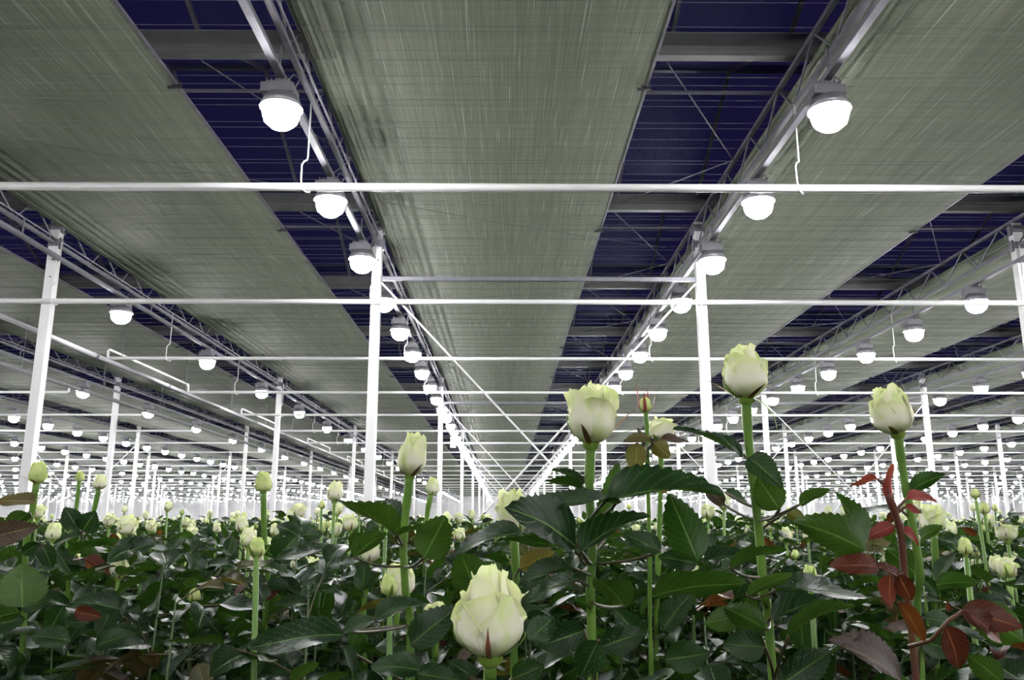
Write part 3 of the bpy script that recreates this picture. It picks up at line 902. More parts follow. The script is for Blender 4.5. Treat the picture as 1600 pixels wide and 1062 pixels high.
def leaf(rec, bx, by, tx, ty, w, col='g', top=True, d=None, dd=0.0, stalk=True, tip_d=None):
    d0 = d if d is not None else rec['d']
    base, tip = at(bx, by, d0), at(tx, ty, d0 + dd)
    _lc[0] += 1
    m = leaf_matrix(base, tip, w, d0, top)
    m.translation = base - rec['foot']
    o = link('leaf', hero_leaf[col, _lc[0] % 3], rec['root'], mat4=m)
    if stalk:
        tgt = min(rec['pts'], key=lambda q: (q - base).length + (0.06 if q.z > base.z else 0) + 0.4 * abs((base.z - q.z) - 0.02))
        if (tgt - base).length < 0.2:
            mid = base.lerp(tgt, 0.5) + Vector((0, 0, -0.004)) - (tip - base).normalized() * 0.006
            inv = m.inverted()
            pts = [inv @ (base * (1 - q) ** 2 + mid * 2 * q * (1 - q) + tgt * q * q - rec['foot']) for q in np.linspace(0, 1, 6)]
            # built in leaf space so the stalk moves with its leaf
            k = 0.0016 / max(1e-4, (tip - base).length)
            link('leaf_stalk', MB().tube(pts, k, 5).mesh('leaf_stalk', M['stem_red' if col in 'rp' else 'twig'], True), o)
    return o

A = hero('tall cream rose with curled open lip, just right of centre', [(923, 694), (921, 760), (925, 860), (922, 940), (926, 1070)], 0.83, 0.0052,
         dict(R=0.0225, H=0.058, open=0.62, seed=3, spin=0.6, outer=0.90, hang=(), sep='out'))
B = hero('tall cream rose with spread brown sepals before the white post', [(1166, 624), (1169, 680), (1178, 760), (1186, 830), (1194, 930), (1208, 1070)], 0.90, 0.0056,
         dict(R=0.0230, H=0.053, open=0.30, seed=8, tower=1.08, outer=0.80, sep='out', spin=1.0, hang=(4,)))
Cc = hero('large cream rosebud low in front, nearest of all', [(766, 1026), (766, 1066), (764, 1130)], 0.62, 0.0048,
          dict(R=0.0255, H=0.056, open=0.45, seed=14, spin=2.2, tower=1.16, outer=0.70))
D_ = hero('cream rosebud leaning left above a shoot of red leaves', [(1403, 678), (1410, 730), (1419, 780), (1431, 850), (1437, 900), (1440, 1070)], 0.98, 0.0054,
          dict(R=0.0225, H=0.052, open=0.2, seed=21, tower=1.1, outer=0.82, sep='out', spin=0.3, lean=(-0.15, 0, 0)))
E_ = hero('slim pointed cream rosebud left of the central roses', [(640, 744), (634, 800), (630, 850), (634, 930), (641, 1070)], 1.02, 0.0056,
          dict(R=0.0178, H=0.052, open=0.05, seed=27, spin=0.0, sep='out', lean=(0.05, 0, 0)))
F_ = hero('pale cream rose half hidden behind dark leaves in the centre', [(803, 838), (806, 900), (803, 930), (803, 1070)], 1.08, 0.0056,
          dict(R=0.020, H=0.060, open=0.5, seed=33, spin=1.3))
G_ = hero('small green bud with long pink sepals between two tall roses', [(1009, 645), (1012, 690), (1012, 740), (1015, 860), (1018, 1070)], 1.2, 0.0034,
          dict(R=0.0095, H=0.022, open=0.0, seed=41, sep='long', pet='petal_green', spin=0.9))
H_ = hero('small cream rose behind brown leaves right of the pink-tipped bud', [(1033, 690), (1032, 760), (1028, 900), (1026, 1070)], 1.55, 0.0055,
          dict(R=0.0225, H=0.044, open=0.6, seed=47))
I_ = hero('flowerless shoot of dark red young leaves before the rosebud', [(1388, 772), (1398, 800), (1407, 829), (1413, 895), (1420, 960), (1432, 1070)], 0.86, 0.0042, None, 'stem_red')
J_ = hero('slim pale green rosebud on a long stem left of centre', [(412, 769), (413, 830), (418, 900), (414, 960), (410, 1070)], 1.55, 0.0056,
          dict(R=0.0155, H=0.037, open=0.0, seed=52, pet='petal_green'))
K_ = hero('plump green bud before the foot of the leftmost post', [(57, 755), (50, 800), (40, 860), (30, 1070)], 1.3, 0.0050,
          dict(R=0.0135, H=0.034, open=0.0, seed=57, sep='out', pet='petal_green'))
Lq = hero('small cream rosebud second of the two buds beside the leftmost post', [(154, 764), (146, 800), (132, 830), (108, 900), (100, 1070)], 1.5, 0.0046,
          dict(R=0.012, H=0.024, open=0.1, seed=61))
Mq = hero('tiny green bud just left of the small cream bud, far left', [(124, 752), (118, 800), (104, 870), (96, 1070)], 1.9, 0.0045,
          dict(R=0.010, H=0.022, open=0.0, seed=66, pet='petal_green'))
Nq = hero('cream rosebud beyond dark leaves, right of the slim pointed bud', [(673, 773), (668, 800), (664, 860), (662, 1070)], 2.2, 0.0075,
          dict(R=0.018, H=0.044, open=0.1, seed=71))
Oq = hero('large cream rosebud behind the stem of the slim pointed bud', [(622, 934), (618, 990), (612, 1070)], 1.25, 0.0045,
          dict(R=0.0235, H=0.050, open=0.2, seed=77))
Pq = hero('pointed cream rosebud under a green leaf, left of centre', [(576, 878), (570, 930), (567, 990), (570, 1070)], 1.45, 0.0055,
          dict(R=0.018, H=0.036, open=0.05, seed=83))
Qq = hero('broad cream rose beside the red shoot at right', [(1459, 832), (1463, 900), (1467, 1000), (1466, 1070)], 1.45, 0.0060,
          dict(R=0.0215, H=0.048, open=0.55, seed=88))
Rq = hero('cream rosebud half hidden behind a grey leaf, low centre', [(682, 990), (680, 1030), (678, 1080)], 1.25, 0.0045,
          dict(R=0.020, H=0.044, open=0.3, seed=93))
for rec in (A, B, D_): pass

# leaves of the central cluster
leaf(A, 947, 782, 1121, 738, 44, 'g', True, 0.76, -0.02)
leaf(A, 962, 786, 843, 777, 17, 'g', True, 0.78, -0.05)
leaf(A, 900, 850, 808, 784, 62, 'g', True, 0.74, -0.06)
leaf(A, 905, 862, 1001, 788, 38, 'g', True, 0.74)
leaf(A, 898, 861, 781, 835, 22, 'g', False, 0.76)
leaf(A, 912, 764, 849, 745, 15, 'g', False, 0.82)
leaf(A, 908, 760, 868, 722, 15, 'g', True, 0.83, 0.03)
leaf(A, 950, 830, 962, 722, 34, 'g', False, 0.88)
leaf(A, 977, 946, 931, 893, 46, 'g', False, 0.72, -0.03)
leaf(A, 892, 886, 808, 898, 26, 'g', True, 0.78)
leaf(A, 900, 905, 818, 935, 30, 'g', True, 0.82)
leaf(A, 912, 985, 840, 1010, 50, 'g', True, 0.74)
leaf(A, 935, 1000, 905, 1062, 50, 'g', True, 0.70)
leaf(A, 940, 1010, 1010, 985, 46, 'g', True, 0.85)
leaf(A, 1033, 860, 977, 832, 32, 'g', True, 0.80)
leaf(G_, 1090, 876, 1046, 772, 66, 'g', False, 0.80, 0.02, stalk=False)
leaf(G_, 1020, 931, 1162, 902, 42, 'g', False, 0.84)
leaf(G_, 1035, 985, 1080, 920, 40, 'g', True, 0.95)
leaf(G_, 1005, 1000, 960, 950, 40, 'g', True, 0.98)
leaf(G_, 1040, 1030, 1110, 1020, 50, 'g', True, 0.92)
leaf(G_, 1090, 880, 1030, 868, 34, 'g', True, 0.83)
leaf(G_, 1100, 876, 1170, 858, 22, 'g', True, 0.86)
leaf(G_, 995, 692, 992, 741, 34, 'o', False, 1.14)
leaf(G_, 1022, 692, 1046, 714, 30, 'o', False, 1.16)
leaf(G_, 1018, 690, 976, 682, 15, 'o', True, 1.16)
leaf(G_, 1032, 686, 1077, 688, 12, 'v', True, 1.2)
leaf(G_, 1004, 700, 999, 668, 8, 'v', True, 1.18)
leaf(G_, 1020, 738, 1040, 770, 22, 'o', False, 1.1)
leaf(F_, 812, 888, 866, 861, 32, 'o', False, 1.0)
leaf(F_, 815, 829, 706, 853, 28, 'g', True, 0.86)
leaf(F_, 745, 926, 718, 860, 62, 'g', False, 0.95)
leaf(F_, 790, 905, 745, 880, 34, 'g', False, 1.0)
leaf(F_, 812, 940, 860, 905, 30, 'g', True, 1.0)
leaf(F_, 815, 965, 870, 985, 40, 'g', True, 0.95)
leaf(Cc, 825, 1000, 868, 962, 44, 'g', True, 0.70, 0.03, stalk=False)
leaf(Cc, 745, 1062, 700, 1030, 30, 'g', True, 0.64)
leaf(Cc, 800, 1060, 850, 1040, 40, 'g', True, 0.68)
leaf(Cc, 715, 1035, 742, 1008, 16, 'v', True, 0.66)
# leaves left of the centre
leaf(E_, 619, 834, 530, 768, 34, 'g', False, 0.90, -0.04)
leaf(E_, 624, 826, 592, 768, 42, 'g', True, 1.02, 0.05)
leaf(E_, 619, 837, 686, 818, 12, 'g', False, 0.94)
leaf(E_, 662, 872, 697, 804, 62, 'g', False, 0.92)
leaf(E_, 552, 870, 603, 824, 32, 'g', False, 0.98)
leaf(E_, 538, 991, 386, 1004, 50, 'g', True, 0.80, -0.03)
leaf(E_, 536, 987, 590, 962, 22, 'g', True, 0.86)
leaf(E_, 585, 967, 656, 931, 26, 'g', True, 0.86)
leaf(E_, 641, 1008, 716, 945, 52, 'g', True, 0.80)
leaf(E_, 661, 1046, 579, 1036, 40, 'g', True, 0.76)
leaf(E_, 534, 1010, 563, 1068, 18, 'g', True, 0.86)
leaf(E_, 650, 1052, 720, 1062, 40, 'g', True, 0.72)
leaf(E_, 560, 985, 548, 1010, 26, 'g', False, 0.95)
leaf(J_, 430, 873, 463, 839, 42, 'g', True, 1.35)
leaf(J_, 431, 874, 503, 857, 17, 'g', True, 1.3)
leaf(J_, 432, 872, 400, 850, 16, 'g', False, 1.4)
leaf(J_, 417, 912, 456, 916, 20, 'g', True, 1.35)
leaf(J_, 415, 914, 378, 905, 20, 'g', True, 1.4)
leaf(J_, 455, 1066, 497, 1031, 22, 'g', False, 1.0, stalk=False)
leaf(J_, 412, 1030, 372, 1060, 30, 'g', True, 1.2)
leaf(Pq, 566, 923, 571, 878, 32, 'g', True, 1.35, 0.03)
# leaves at the far left
leaf(K_, 35, 948, 33, 882, 76, 'g', False, 1.0, 0.02)
leaf(K_, -12, 838, 53, 823, 40, 'v', True, 1.0)
leaf(K_, 56, 784, -6, 780, 24, 'o', True, 1.1)
leaf(K_, 45, 800, 2, 830, 26, 'g', False, 1.2)
leaf(K_, 30, 955, -40, 972, 30, 'g', False, 1.0)
leaf(K_, 35, 950, 80, 935, 24, 'g', True, 1.05)
leaf(K_, 66, 850, 82, 888, 28, 'g', True, 1.25)
leaf(K_, 62, 848, 30, 868, 22, 'g', True, 1.25)
leaf(Lq, 108, 866, 186, 838, 20, 'g', False, 1.25)
leaf(Lq, 128, 830, 149, 800, 36, 'g', True, 1.4)
leaf(Lq, 122, 826, 100, 792, 32, 'g', True, 1.4)
leaf(Lq, 126, 835, 82, 848, 14, 'g', True, 1.35)
leaf(Lq, 167, 876, 243, 841, 30, 'g', True, 1.3)
leaf(Lq, 132, 872, 173, 891, 16, 'r', True, 1.35)
leaf(Lq, 134, 873, 146, 893, 12, 'r', False, 1.35)
leaf(Lq, 186, 950, 114, 935, 36, 'g', True, 1.15)
leaf(Lq, 117, 955, 156, 963, 24, 'r', True, 1.1)
leaf(Lq, 100, 945, 70, 1000, 34, 'g', True, 1.1)
leaf(Lq, 110, 1000, 45, 990, 36, 'g', True, 1.05)
leaf(Lq, 150, 1010, 205, 985, 28, 'g', True, 1.1)
leaf(Mq, 100, 862, 126, 880, 14, 'r', True, 1.6)
# leaves of the tall rose before the white post and the shoots at right
leaf(B, 1161, 710, 1057, 658, 12, 'g', True, 0.9, 0.03)
leaf(B, 1171, 715, 1219, 753, 40, 'g', True, 0.86, -0.04)
leaf(B, 1218, 796, 1183, 745, 52, 'g', False, 0.84)
leaf(B, 1249, 788, 1293, 761, 20, 'g', False, 0.86)
leaf(B, 1230, 800, 1262, 815, 20, 'o', False, 0.9)
leaf(B, 1131, 788, 1098, 757, 24, 'v', True, 0.95)
leaf(B, 1133, 768, 1173, 785, 14, 'g', True, 0.95)
leaf(B, 1353, 859, 1241, 805, 62, 'g', False, 0.84, 0.02, stalk=False)
leaf(B, 1213, 921, 1374, 929, 28, 'g', True, 0.88)
leaf(B, 1203, 967, 1302, 924, 32, 'g', True, 0.80)
leaf(B, 1232, 993, 1319, 927, 16, 'g', False, 0.78)
leaf(B, 1169, 930, 1236, 894, 22, 'g', False, 0.84)
leaf(B, 1140, 886, 1223, 849, 18, 'g', False, 0.80)
leaf(B, 1196, 982, 1128, 943, 44, 'g', False, 0.82)
leaf(B, 1195, 1010, 1130, 1005, 50, 'g', True, 0.80)
leaf(B, 1226, 1065, 1299, 1016, 54, 'g', True, 0.76)
leaf(B, 1165, 900, 1148, 935, 24, 'g', True, 0.95)
leaf(B, 1160, 960, 1100, 975, 40, 'g', False, 0.92)
leaf(D_, 1353, 857, 1316, 768, 26, 'g', False, 0.86, 0.05, stalk=False)
leaf(D_, 1423, 766, 1470, 737, 26, 'g', False, 0.97)
leaf(D_, 1408, 797, 1341, 796, 8, 'g', True, 0.98)
leaf(D_, 1462, 913, 1525, 906, 28, 'g', False, 1.1, stalk=False)
leaf(D_, 1440, 905, 1380, 850, 46, 'g', False, 1.0)
leaf(D_, 1445, 965, 1501, 976, 28, 'g', True, 0.98)
leaf(D_, 1438, 1000, 1500, 1020, 40, 'g', True, 0.98)
leaf(D_, 1600, 1002, 1510, 940, 64, 'g', False, 1.0, stalk=False)
leaf(D_, 1566, 1066, 1511, 1020, 40, 'g', False, 0.9, stalk=False)
leaf(D_, 1438, 840, 1470, 820, 20, 'g', False, 1.05)
leaf(I_, 1408, 1064, 1320, 987, 36, 'v', True, 0.72, -0.02)
leaf(I_, 1374, 886, 1297, 880, 34, 'r', True, 0.84)
leaf(I_, 1390, 895, 1389, 950, 26, 'r', False, 0.82)
leaf(I_, 1404, 897, 1426, 942, 30, 'r', True, 0.82)
leaf(I_, 1404, 941, 1446, 999, 26, 'r', False, 0.80)
leaf(I_, 1408, 905, 1372, 878, 16, 'r', True, 0.84)
leaf(I_, 1477, 977, 1507, 1050, 42, 'r', True, 0.80, stalk=False)
leaf(I_, 1502, 952, 1598, 979, 46, 'r', True, 0.82, -0.03, stalk=False)
leaf(I_, 1514, 958, 1572, 1002, 30, 'r', True, 0.80, stalk=False)
leaf(I_, 1484, 955, 1480, 940, 10, 'r', True, 0.84, stalk=False)
leaf(I_, 1371, 748, 1326, 757, 12, 'p', False, 0.86)
leaf(I_, 1393, 780, 1389, 724, 16, 'p', False, 0.86)
leaf(I_, 1417, 779, 1466, 776, 18, 'p', True, 0.86)
leaf(I_, 1414, 792, 1442, 800, 12, 'p', True, 0.86)
leaf(I_, 1397, 821, 1355, 838, 24, 'p', True, 0.86)
leaf(I_, 1408, 827, 1441, 849, 14, 'p', True, 0.86)
leaf(I_, 1396, 800, 1388, 818, 14, 'r', True, 0.88)
leaf(Qq, 1463, 905, 1490, 860, 20, 'g', True, 1.4)
leaf(Qq, 1466, 930, 1440, 900, 20, 'g', True, 1.4)
# stalks that carry the red leaf spray
link('leaf_stalk', MB().tube([at(1420, 1010, 0.85) - I_['foot'], at(1455, 1000, 0.83) - I_['foot'], at(1484, 968, 0.82) - I_['foot'], at(1510, 952, 0.82) - I_['foot']], 0.0022, 6).mesh('leaf_stalk', M['stem_red'], True), I_['root'])
# red-brown sepal tip beside the open rose
# ------------------------------------------------------------------ further roses of the field, each a stem with leaves and a flower
leaf5 = {}
def compound(seed, nl=8):
    rnd = random.Random(seed)
    V, F, UV, mi = [], [], [], []
    def put(v, f, u, m_):
        o = len(V); V.extend([tuple(q) for q in v]); UV.extend([tuple(q) for q in u]); F.extend(tuple(i + o for i in q) for q in f); mi.extend([m_] * len(f))
    mb = MB().tube([(0, 0, 0), (0, 0.05, 0.008), (0, 0.10, 0.006)], 0.0012, 4, cap=False)
    put(mb.v, mb.f, [(0.1, 0.5)] * len(mb.v), 1)
    for (y0, a, s) in ((0.10, 0, 0.066), (0.075, 1.05, 0.052), (0.075, -1.05, 0.052), (0.045, 1.2, 0.040), (0.045, -1.2, 0.040)):
        v, f, u = leaflet_arrays(nl, 1, 0.03, rnd.uniform(0.2, 0.5), rnd.uniform(0.05, 0.3), 0.03, rnd.random(), 0.66)
        s *= rnd.uniform(0.85, 1.15); a += rnd.uniform(-0.15, 0.15)
        m_ = Matrix.Translation((0, y0, 0.006)) @ Matrix.Rotation(-a, 4, 'Z') @ Matrix.Rotation(rnd.uniform(-0.35, 0.15), 4, 'X') @ Matrix.Rotation(rnd.uniform(-0.4, 0.4), 4, 'Y') @ Matrix.Scale(s, 4)
        put([m_ @ Vector(q) for q in v], f, u, 0)
    return V, F, UV, mi
comp = [compound(s) for s in range(5)]
for ck, mk in LEAFMATS.items():
    for s in range(5):
        V, F, UV, mi = comp[s]
        leaf5[ck, s] = mesh_uv('leaf', V, F, UV, [M[mk], M['stem_red' if ck in 'rp' else 'twig']], mi)
heads = {'open': [merged_flower(0.0225, 0.050, 0.7, 101 + i, 'petal', 'hug', (7, 6)) for i in range(4)],
         'half': [merged_flower(0.0185, 0.046, 0.15, 201 + i, 'petal', 'hug', (7, 6)) for i in range(4)],
         'bud': [merged_flower(0.0115, 0.028, 0.0, 301 + i, 'petal_green', 'out') for i in range(3)]}
stem_var = []
stem_tip = []
for s in range(4):
    rnd = random.Random(900 + s)
    a, b_ = rnd.uniform(-0.03, 0.03), rnd.uniform(-0.03, 0.03)
    pts = [Vector((a * math.sin(t * 2.6) * 1.0, b_ * math.sin(t * 3.4), t)) for t in np.linspace(0, 1, 9)]
    stem_tip.append(MB().tube(pts, [0.0050, 0.0048, 0.0046, 0.0044, 0.0042, 0.0040, 0.0036, 0.0026, 0.0009], 6).mesh('stem', M['stem_dark'], True))
    stem_var.append((MB().tube(pts, [0.0052] * 5 + [0.0048, 0.0045, 0.0042, 0.0040], 6).mesh('stem', M['stem'], True), pts))
LOOK = {'open': 'open cream rose', 'half': 'half-open cream rosebud', 'bud': 'small green rosebud', 'none': 'flowerless leafy rose shoot'}
field = []
def field_rose(x, y, ztop, look, seed, nleaf):
    rnd = random.Random(seed)
    root = empty('rose', (x, y, 0))
    me_, pts = stem_var[seed % 4]
    rot = rnd.uniform(0, 6.28)
    if look == 'none': me_ = stem_tip[seed % 4]
    st = link('stem', me_, root, mat4=Matrix.Rotation(rot, 4, 'Z') @ Matrix.Diagonal((1, 1, ztop, 1)))
    Rz = Matrix.Rotation(rot, 3, 'Z')
    def onstem(z):
        t = max(0, min(0.999, z / ztop)) * 8
        i = int(t); p = pts[i].lerp(pts[i + 1], t - i)
        p = Rz @ p
        return Vector((p.x, p.y, z))
    if look != 'none':
        d = Vector((rnd.uniform(-0.12, 0.12), rnd.uniform(-0.12, 0.12), 1))
        hm = rnd.choice(heads[look])
        link('flower_head', hm, root, mat4=align(onstem(ztop) + Vector((0, 0, 0.004)), d) @ Matrix.Rotation(rnd.uniform(0, 6.28), 4, 'Z') @ Matrix.Scale(rnd.uniform(0.85, 1.1), 4))
    az = rnd.uniform(0, 6.28)
    z = ztop - (0.07 if look != 'none' else 0.0) - rnd.uniform(0, 0.03)
    for i in range(nleaf):
        ck = 'g'
        if i < 2 and rnd.random() < 0.16: ck = rnd.choice('rov')
        elif rnd.random() < 0.05: ck = rnd.choice('ov')
        el = rnd.uniform(-0.25, 0.55) + (0.45 if i == 0 and look == 'none' else 0)
        sc_ = rnd.uniform(0.85, 1.25) * (0.75 if i == 0 else 1)
        m_ = Matrix.Translation(onstem(z)) @ Matrix.Rotation(az, 4, 'Z') @ Matrix.Rotation(el, 4, 'X') @ Matrix.Scale(sc_, 4)
        link('leaf', leaf5[ck, rnd.randrange(5)], root, mat4=m_)
        az += 2.4 + rnd.uniform(-0.3, 0.3)
        z -= rnd.uniform(0.045, 0.085)
    hx, hy, hd = px((x, y, ztop))
    field.append((root, look, hx, hd))

# roses that the photograph lets one place: x, y of the flower's foot, distance, kind
placed = [(197, 840, 2.1, 'open'), (165, 824, 2.9, 'open'), (340, 834, 3.2, 'half'), (298, 828, 3.6, 'open'), (520, 786, 2.0, 'half'), (503, 797, 2.6, 'bud'), (543, 832, 2.2, 'open'),
          (465, 811, 2.7, 'open'), (445, 826, 3.4, 'half'), (533, 806, 3.3, 'open'), (556, 806, 3.4, 'half'), (1138, 797, 2.5, 'half'), (1576, 848, 2.0, 'open'), (1523, 899, 2.3, 'half'),
          (1572, 898, 1.9, 'half'), (1592, 894, 2.1, 'half'), (220, 896, 1.9, 'bud'), (292, 946, 1.6, 'bud'), (1243, 876, 2.4, 'bud'), (1378, 886, 2.2, 'half'), (1541, 806, 2.2, 'bud'),
          (1514, 782, 2.0, 'bud'), (1495, 838, 2.7, 'half'), (86, 846, 2.2, 'half'), (262, 800, 3.6, 'half'), (287, 806, 3.9, 'bud'), (713, 818, 3.8, 'open'), (735, 812, 4.2, 'half'),
          (754, 815, 4.0, 'bud'), (510, 834, 3.0, 'bud'), (1210, 830, 2.8, 'open'), (1225, 850, 2.4, 'half'), (1105, 812, 3.2, 'open'), (1300, 806, 4.0, 'half'), (1320, 810, 3.8, 'open'),
          (1562, 800, 3.0, 'bud'), (380, 812, 3.4, 'bud'), (66, 812, 2.8, 'open'), (230, 812, 4.2, 'half'), (600, 825, 3.0, 'bud'), (700, 862, 2.4, 'half')]
sd = 1
for (x, y, d, look) in placed:
    p = at(x, y, d)
    field_rose(p.x, p.y, p.z, look, sd, 6); sd += 1
taken = [(o.location.x, o.location.y) for o, *_ in field] + [(r['foot'].x, r['foot'].y) for r in roses]
tries = 0
N_FIELD = 300 - len(roses)
while len(field) < N_FIELD and tries < 20000:
    tries += 1
    y = 1.15 + 4.1 * random.random() ** 1.25
    x = random.uniform(-0.66, 0.66) * (y + 0.15)
    if any((x - a) ** 2 + (y - b_) ** 2 < (0.075 + 0.012 * y) ** 2 for a, b_ in taken): continue
    look = random.choices(['open', 'half', 'bud', 'none'], [0.18, 0.14, 0.2, 0.48])[0]
    ztop = CAM_H + random.gauss(-0.085, 0.045) + max(0, y - 2.2) * 0.02 - (0.05 if look == 'none' else 0.0)
    ztop = min(ztop, CAM_H + 0.015 + max(0, y - 2.5) * 0.015 - (0.06 if y < 1.8 else 0.0))
    if y < 1.8 and look in ('open', 'half'): look = 'none'
    taken.append((x, y))
    field_rose(x, y, ztop, look, sd, 5 if y < 3 else 4); sd += 1
def sector(hx):
    for lim, s in ((140, 'below the leftmost post'), (400, 'left of the slim stemmed bud'), (560, 'beside the left middle post'), (740, 'under the left lamp row'), (960, 'behind the central roses'),
                   (1130, 'behind the pink-tipped bud'), (1300, 'behind the post-side rose'), (1460, 'behind the red shoot')):
        if hx < lim: return s
    return 'along the right margin'
def zone(d): return 'close' if d < 1.9 else 'midway' if d < 3.0 else 'far' if d < 4.2 else 'farthest'
bins = {}
for root, look, hx, hd in field: bins.setdefault((look, zone(hd), sector(hx)), []).append((hx, root))
for (look, zn, se), lst in bins.items():
    lst.sort(key=lambda q: q[0])
    for i, (hx, root) in enumerate(lst):
        lab = f'{LOOK[look]}, {zn} rows, {se}'
        if len(lst) > 1: lab += f', {ordinal(i + 1)} from left'
        tag(root, lab, 'rose', 'roses of the field')

# ------------------------------------------------------------------ the mass of rose foliage and flowers behind and below
def scatter(name, V, F, UV, pos, rot, scl, mats, mi_tile=None):
    n, k = len(pos), len(V)
    P = np.einsum('nij,kj->nki', rot, V) * scl[:, None, None] + pos[:, None, :]
    tris = [t for f in F for t in ([f] if len(f) == 3 else [(f[0], f[1], f[2]), (f[0], f[2], f[3])])]
    T = np.array(tris)
    idx = (T[None] + (np.arange(n) * k)[:, None, None]).reshape(-1, 3)
    me = bpy.data.meshes.new(name)
    me.vertices.add(n * k); me.vertices.foreach_set('co', P.astype(np.float32).ravel())
    nf = len(idx)
    me.loops.add(nf * 3); me.loops.foreach_set('vertex_index', idx.astype(np.int32).ravel())
    me.polygons.add(nf); me.polygons.foreach_set('loop_start', np.arange(0, nf * 3, 3, dtype=np.int32))
    me.polygons.foreach_set('use_smooth', np.ones(nf, dtype=bool))
    for mt in mats: me.materials.append(mt)
    if mi_tile is not None:
        tm2 = []
        for f, m_ in zip(F, mi_tile): tm2 += [m_] * (1 if len(f) == 3 else 2)
        me.polygons.foreach_set('material_index', np.tile(np.array(tm2, dtype=np.int32), n))
    me.update(calc_edges=True)
    ul = me.uv_layers.new(name='UVMap')
    uvt = np.asarray(UV)[T.reshape(-1)]
    ul.data.foreach_set('uv', np.tile(uvt, (n, 1)).astype(np.float32).ravel())
    me.validate()
    return link(name, me)
def rots(n, tilt=0.5):
    az = rng.uniform(0, 2 * np.pi, n); el = rng.normal(-0.1, tilt, n); ro = rng.normal(0, tilt * 0.8, n)
    ca, sa, ce, se, cr, sr = np.cos(az), np.sin(az), np.cos(el), np.sin(el), np.cos(ro), np.sin(ro)
    Rz = np.zeros((n, 3, 3)); Rz[:, 0, 0] = ca; Rz[:, 0, 1] = -sa; Rz[:, 1, 0] = sa; Rz[:, 1, 1] = ca; Rz[:, 2, 2] = 1
    Rx = np.zeros((n, 3, 3)); Rx[:, 0, 0] = 1; Rx[:, 1, 1] = ce; Rx[:, 1, 2] = -se; Rx[:, 2, 1] = se; Rx[:, 2, 2] = ce
    Ry = np.zeros((n, 3, 3)); Ry[:, 1, 1] = 1; Ry[:, 0, 0] = cr; Ry[:, 0, 2] = sr; Ry[:, 2, 0] = -sr; Ry[:, 2, 2] = cr
    return Rz @ Rx @ Ry
def spots(n, y0, y1, half=0.70):
    y = np.sqrt(rng.uniform(y0 ** 2, y1 ** 2, n)); x = rng.uniform(-1, 1, n) * (half * y + 0.4)
    return x, y
def clump(x, y):
    return 0.035 * np.sin(x * 5.1 + 1.3 * np.sin(y * 3.3)) + 0.03 * np.sin(y * 6.7 + 1.7 * np.sin(x * 4.1))
def foliage(name, n, y0, y1, top, depth, size, nl, mats, label, tilt=0.5, half=0.70):
    x, y = spots(n, y0, y1, half)
    keep = np.abs(x + 8.6) > 1.35                     # the walkway stays free
    x, y = x[keep], y[keep]; n = len(x)
    z = CAM_H + top + clump(x, y) - depth * rng.random(n) ** 1.3
    if y0 < 1.5: z -= np.clip(1.5 - y, 0, 1) * 0.30
    V, F, UV = leaflet_arrays(nl, 1, 0.0, 0.35, 0.18, 0.02, 3, 0.66) if nl > 1 else (np.array([(0, 0, 0), (0.31, 0.45, 0.08), (0, 1, -0.1), (-0.31, 0.45, 0.08)]), [(0, 1, 2), (0, 2, 3)], np.array([(0.5, 0), (1, 0.45), (0.5, 1), (0, 0.45)]))
    o = scatter(name, V, F, UV, np.stack([x, y, z], 1), rots(n, tilt), rng.uniform(0.7, 1.25, n) * size, mats)
    tag(o, label, 'foliage', kind='stuff')
    return o
foliage('rose_foliage', 24000, 0.75, 4.2, -0.085, 0.55, 0.058, 8, [M['leaf']], 'dense dark green rose leaves filling the bed below the nearest roses')
foliage('young_rose_leaves', 600, 1.7, 6.0, -0.06, 0.35, 0.045, 8, [M['leaf_red']], 'scattered red-brown young leaves among the green rose leaves')
foliage('olive_rose_leaves', 900, 1.0, 8.0, -0.06, 0.4, 0.050, 8, [M['leaf_olive']], 'scattered yellowish olive leaves among the green rose leaves')
foliage('middle_rose_foliage', 40000, 3.8, 13.0, 0.0, 0.28, 0.062, 4, [M['leaf']], 'glossy green rose leaves in the middle of the field')
foliage('distant_rose_foliage', 60000, 12.5, 45.0, 0.07, 0.16, 0.085, 1, [M['leaf']], 'green haze of rose leaves far across the field', 0.4)
foliage('farthest_rose_foliage', 40000, 44.0, 116.0, 0.16, 0.12, 0.17, 1, [M['leaf']], 'thin green line of rose leaves before the end wall', 0.4)
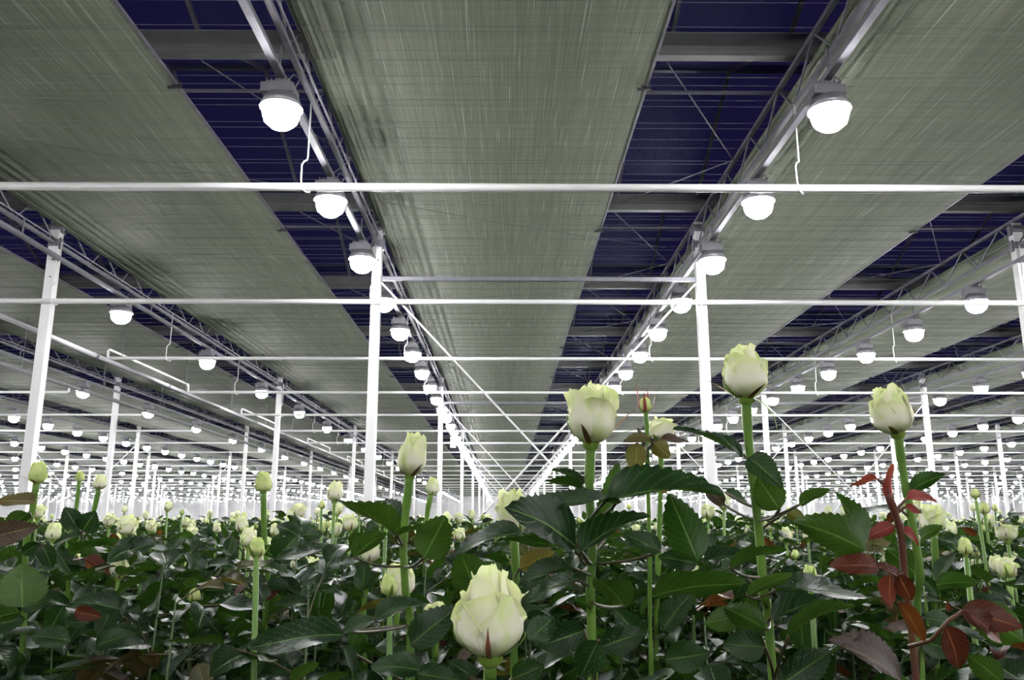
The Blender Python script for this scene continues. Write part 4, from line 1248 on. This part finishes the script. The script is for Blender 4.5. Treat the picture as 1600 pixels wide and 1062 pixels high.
# bed of leaves under the far tops, so that no floor shows between them
nx_, ny_ = 90, 120
ys = np.geomspace(3.0, 117.5, ny_)
V = [((-1 + 2 * i / nx_) * (0.72 * y + 1.0), y, CAM_H - 0.24 + 0.004 * y + 0.05 * random.random() - (0.9 if abs((-1 + 2 * i / nx_) * (0.72 * y + 1.0) + 8.6) < 1.3 else 0)) for y in ys for i in range(nx_ + 1)]
Fq = [(j * (nx_ + 1) + i, j * (nx_ + 1) + i + 1, (j + 1) * (nx_ + 1) + i + 1, (j + 1) * (nx_ + 1) + i) for j in range(ny_ - 1) for i in range(nx_)]
o = link('rose_undergrowth', mesh_uv('rose_undergrowth', V, Fq, [(0.2, 0.5)] * len(V), M['leaf']))
tag(o, 'closed dark green undergrowth beneath the rose tops', 'foliage', kind='stuff')
# thin stems and twigs in the near bed
st = MB()
for _ in range(420):
    y = 1.25 + 4.0 * random.random() ** 1.2; x = random.uniform(-0.7, 0.7) * (y + 0.2)
    zt = CAM_H - random.uniform(0.10, 0.30) - max(0, 1.4 - y) * 0.3
    st.tube([(x, y, 0), (x + random.uniform(-.03, .03), y + random.uniform(-.03, .03), zt * 0.6), (x + random.uniform(-.07, .07), y + random.uniform(-.05, .05), zt)], [0.004, 0.0032, 0.0012], 5, cap=False)
tag(link('rose_stems', st.mesh('rose_stems', M['stem_dark'], True)), 'tangle of green rose stems low in the bed', 'foliage', kind='stuff')
# flower heads beyond the roses that can be told apart
def far_heads(name, n, y0, y1, mat, size, lo_, hi_, label, n_side=6):
    x, y = spots(n, y0, y1)
    keep = np.abs(x + 8.6) > 1.35
    x, y = x[keep], y[keep]; n = len(x)
    mb = MB().lathe([(0.05, -2.4), (0.07, 0.0), (0.30, 0.05), (0.5, 0.35), (0.48, 0.7), (0.34, 1.0), (0.05, 0.92)], n_side)
    V = np.array(mb.v)
    z = CAM_H + rng.uniform(lo_, hi_, n) + 0.4 * clump(x, y)
    o = scatter(name, V, mb.f, np.stack([np.linspace(0, 1, len(V)), np.clip(V[:, 2], 0.05, 1)], 1), np.stack([x, y, z], 1), rots(n, 0.10), rng.uniform(0.75, 1.15, n) * size, [M['stem'], M[mat]], [0 if min(V[list(f), 2]) < 0 else 1 for f in mb.f])
    tag(o, label, 'rose', kind='stuff')
far_heads('distant_rose_heads', 420, 4.6, 16, 'petal', 0.046, -0.03, 0.09, 'cream rose heads dotted across the middle of the field', 8)
far_heads('distant_green_buds', 420, 4.6, 16, 'petal_green', 0.030, -0.02, 0.10, 'small green buds dotted across the middle of the field')
far_heads('farthest_rose_heads', 2600, 16, 60, 'petal', 0.060, 0.02, 0.14, 'cream specks of roses far across the field', 5)
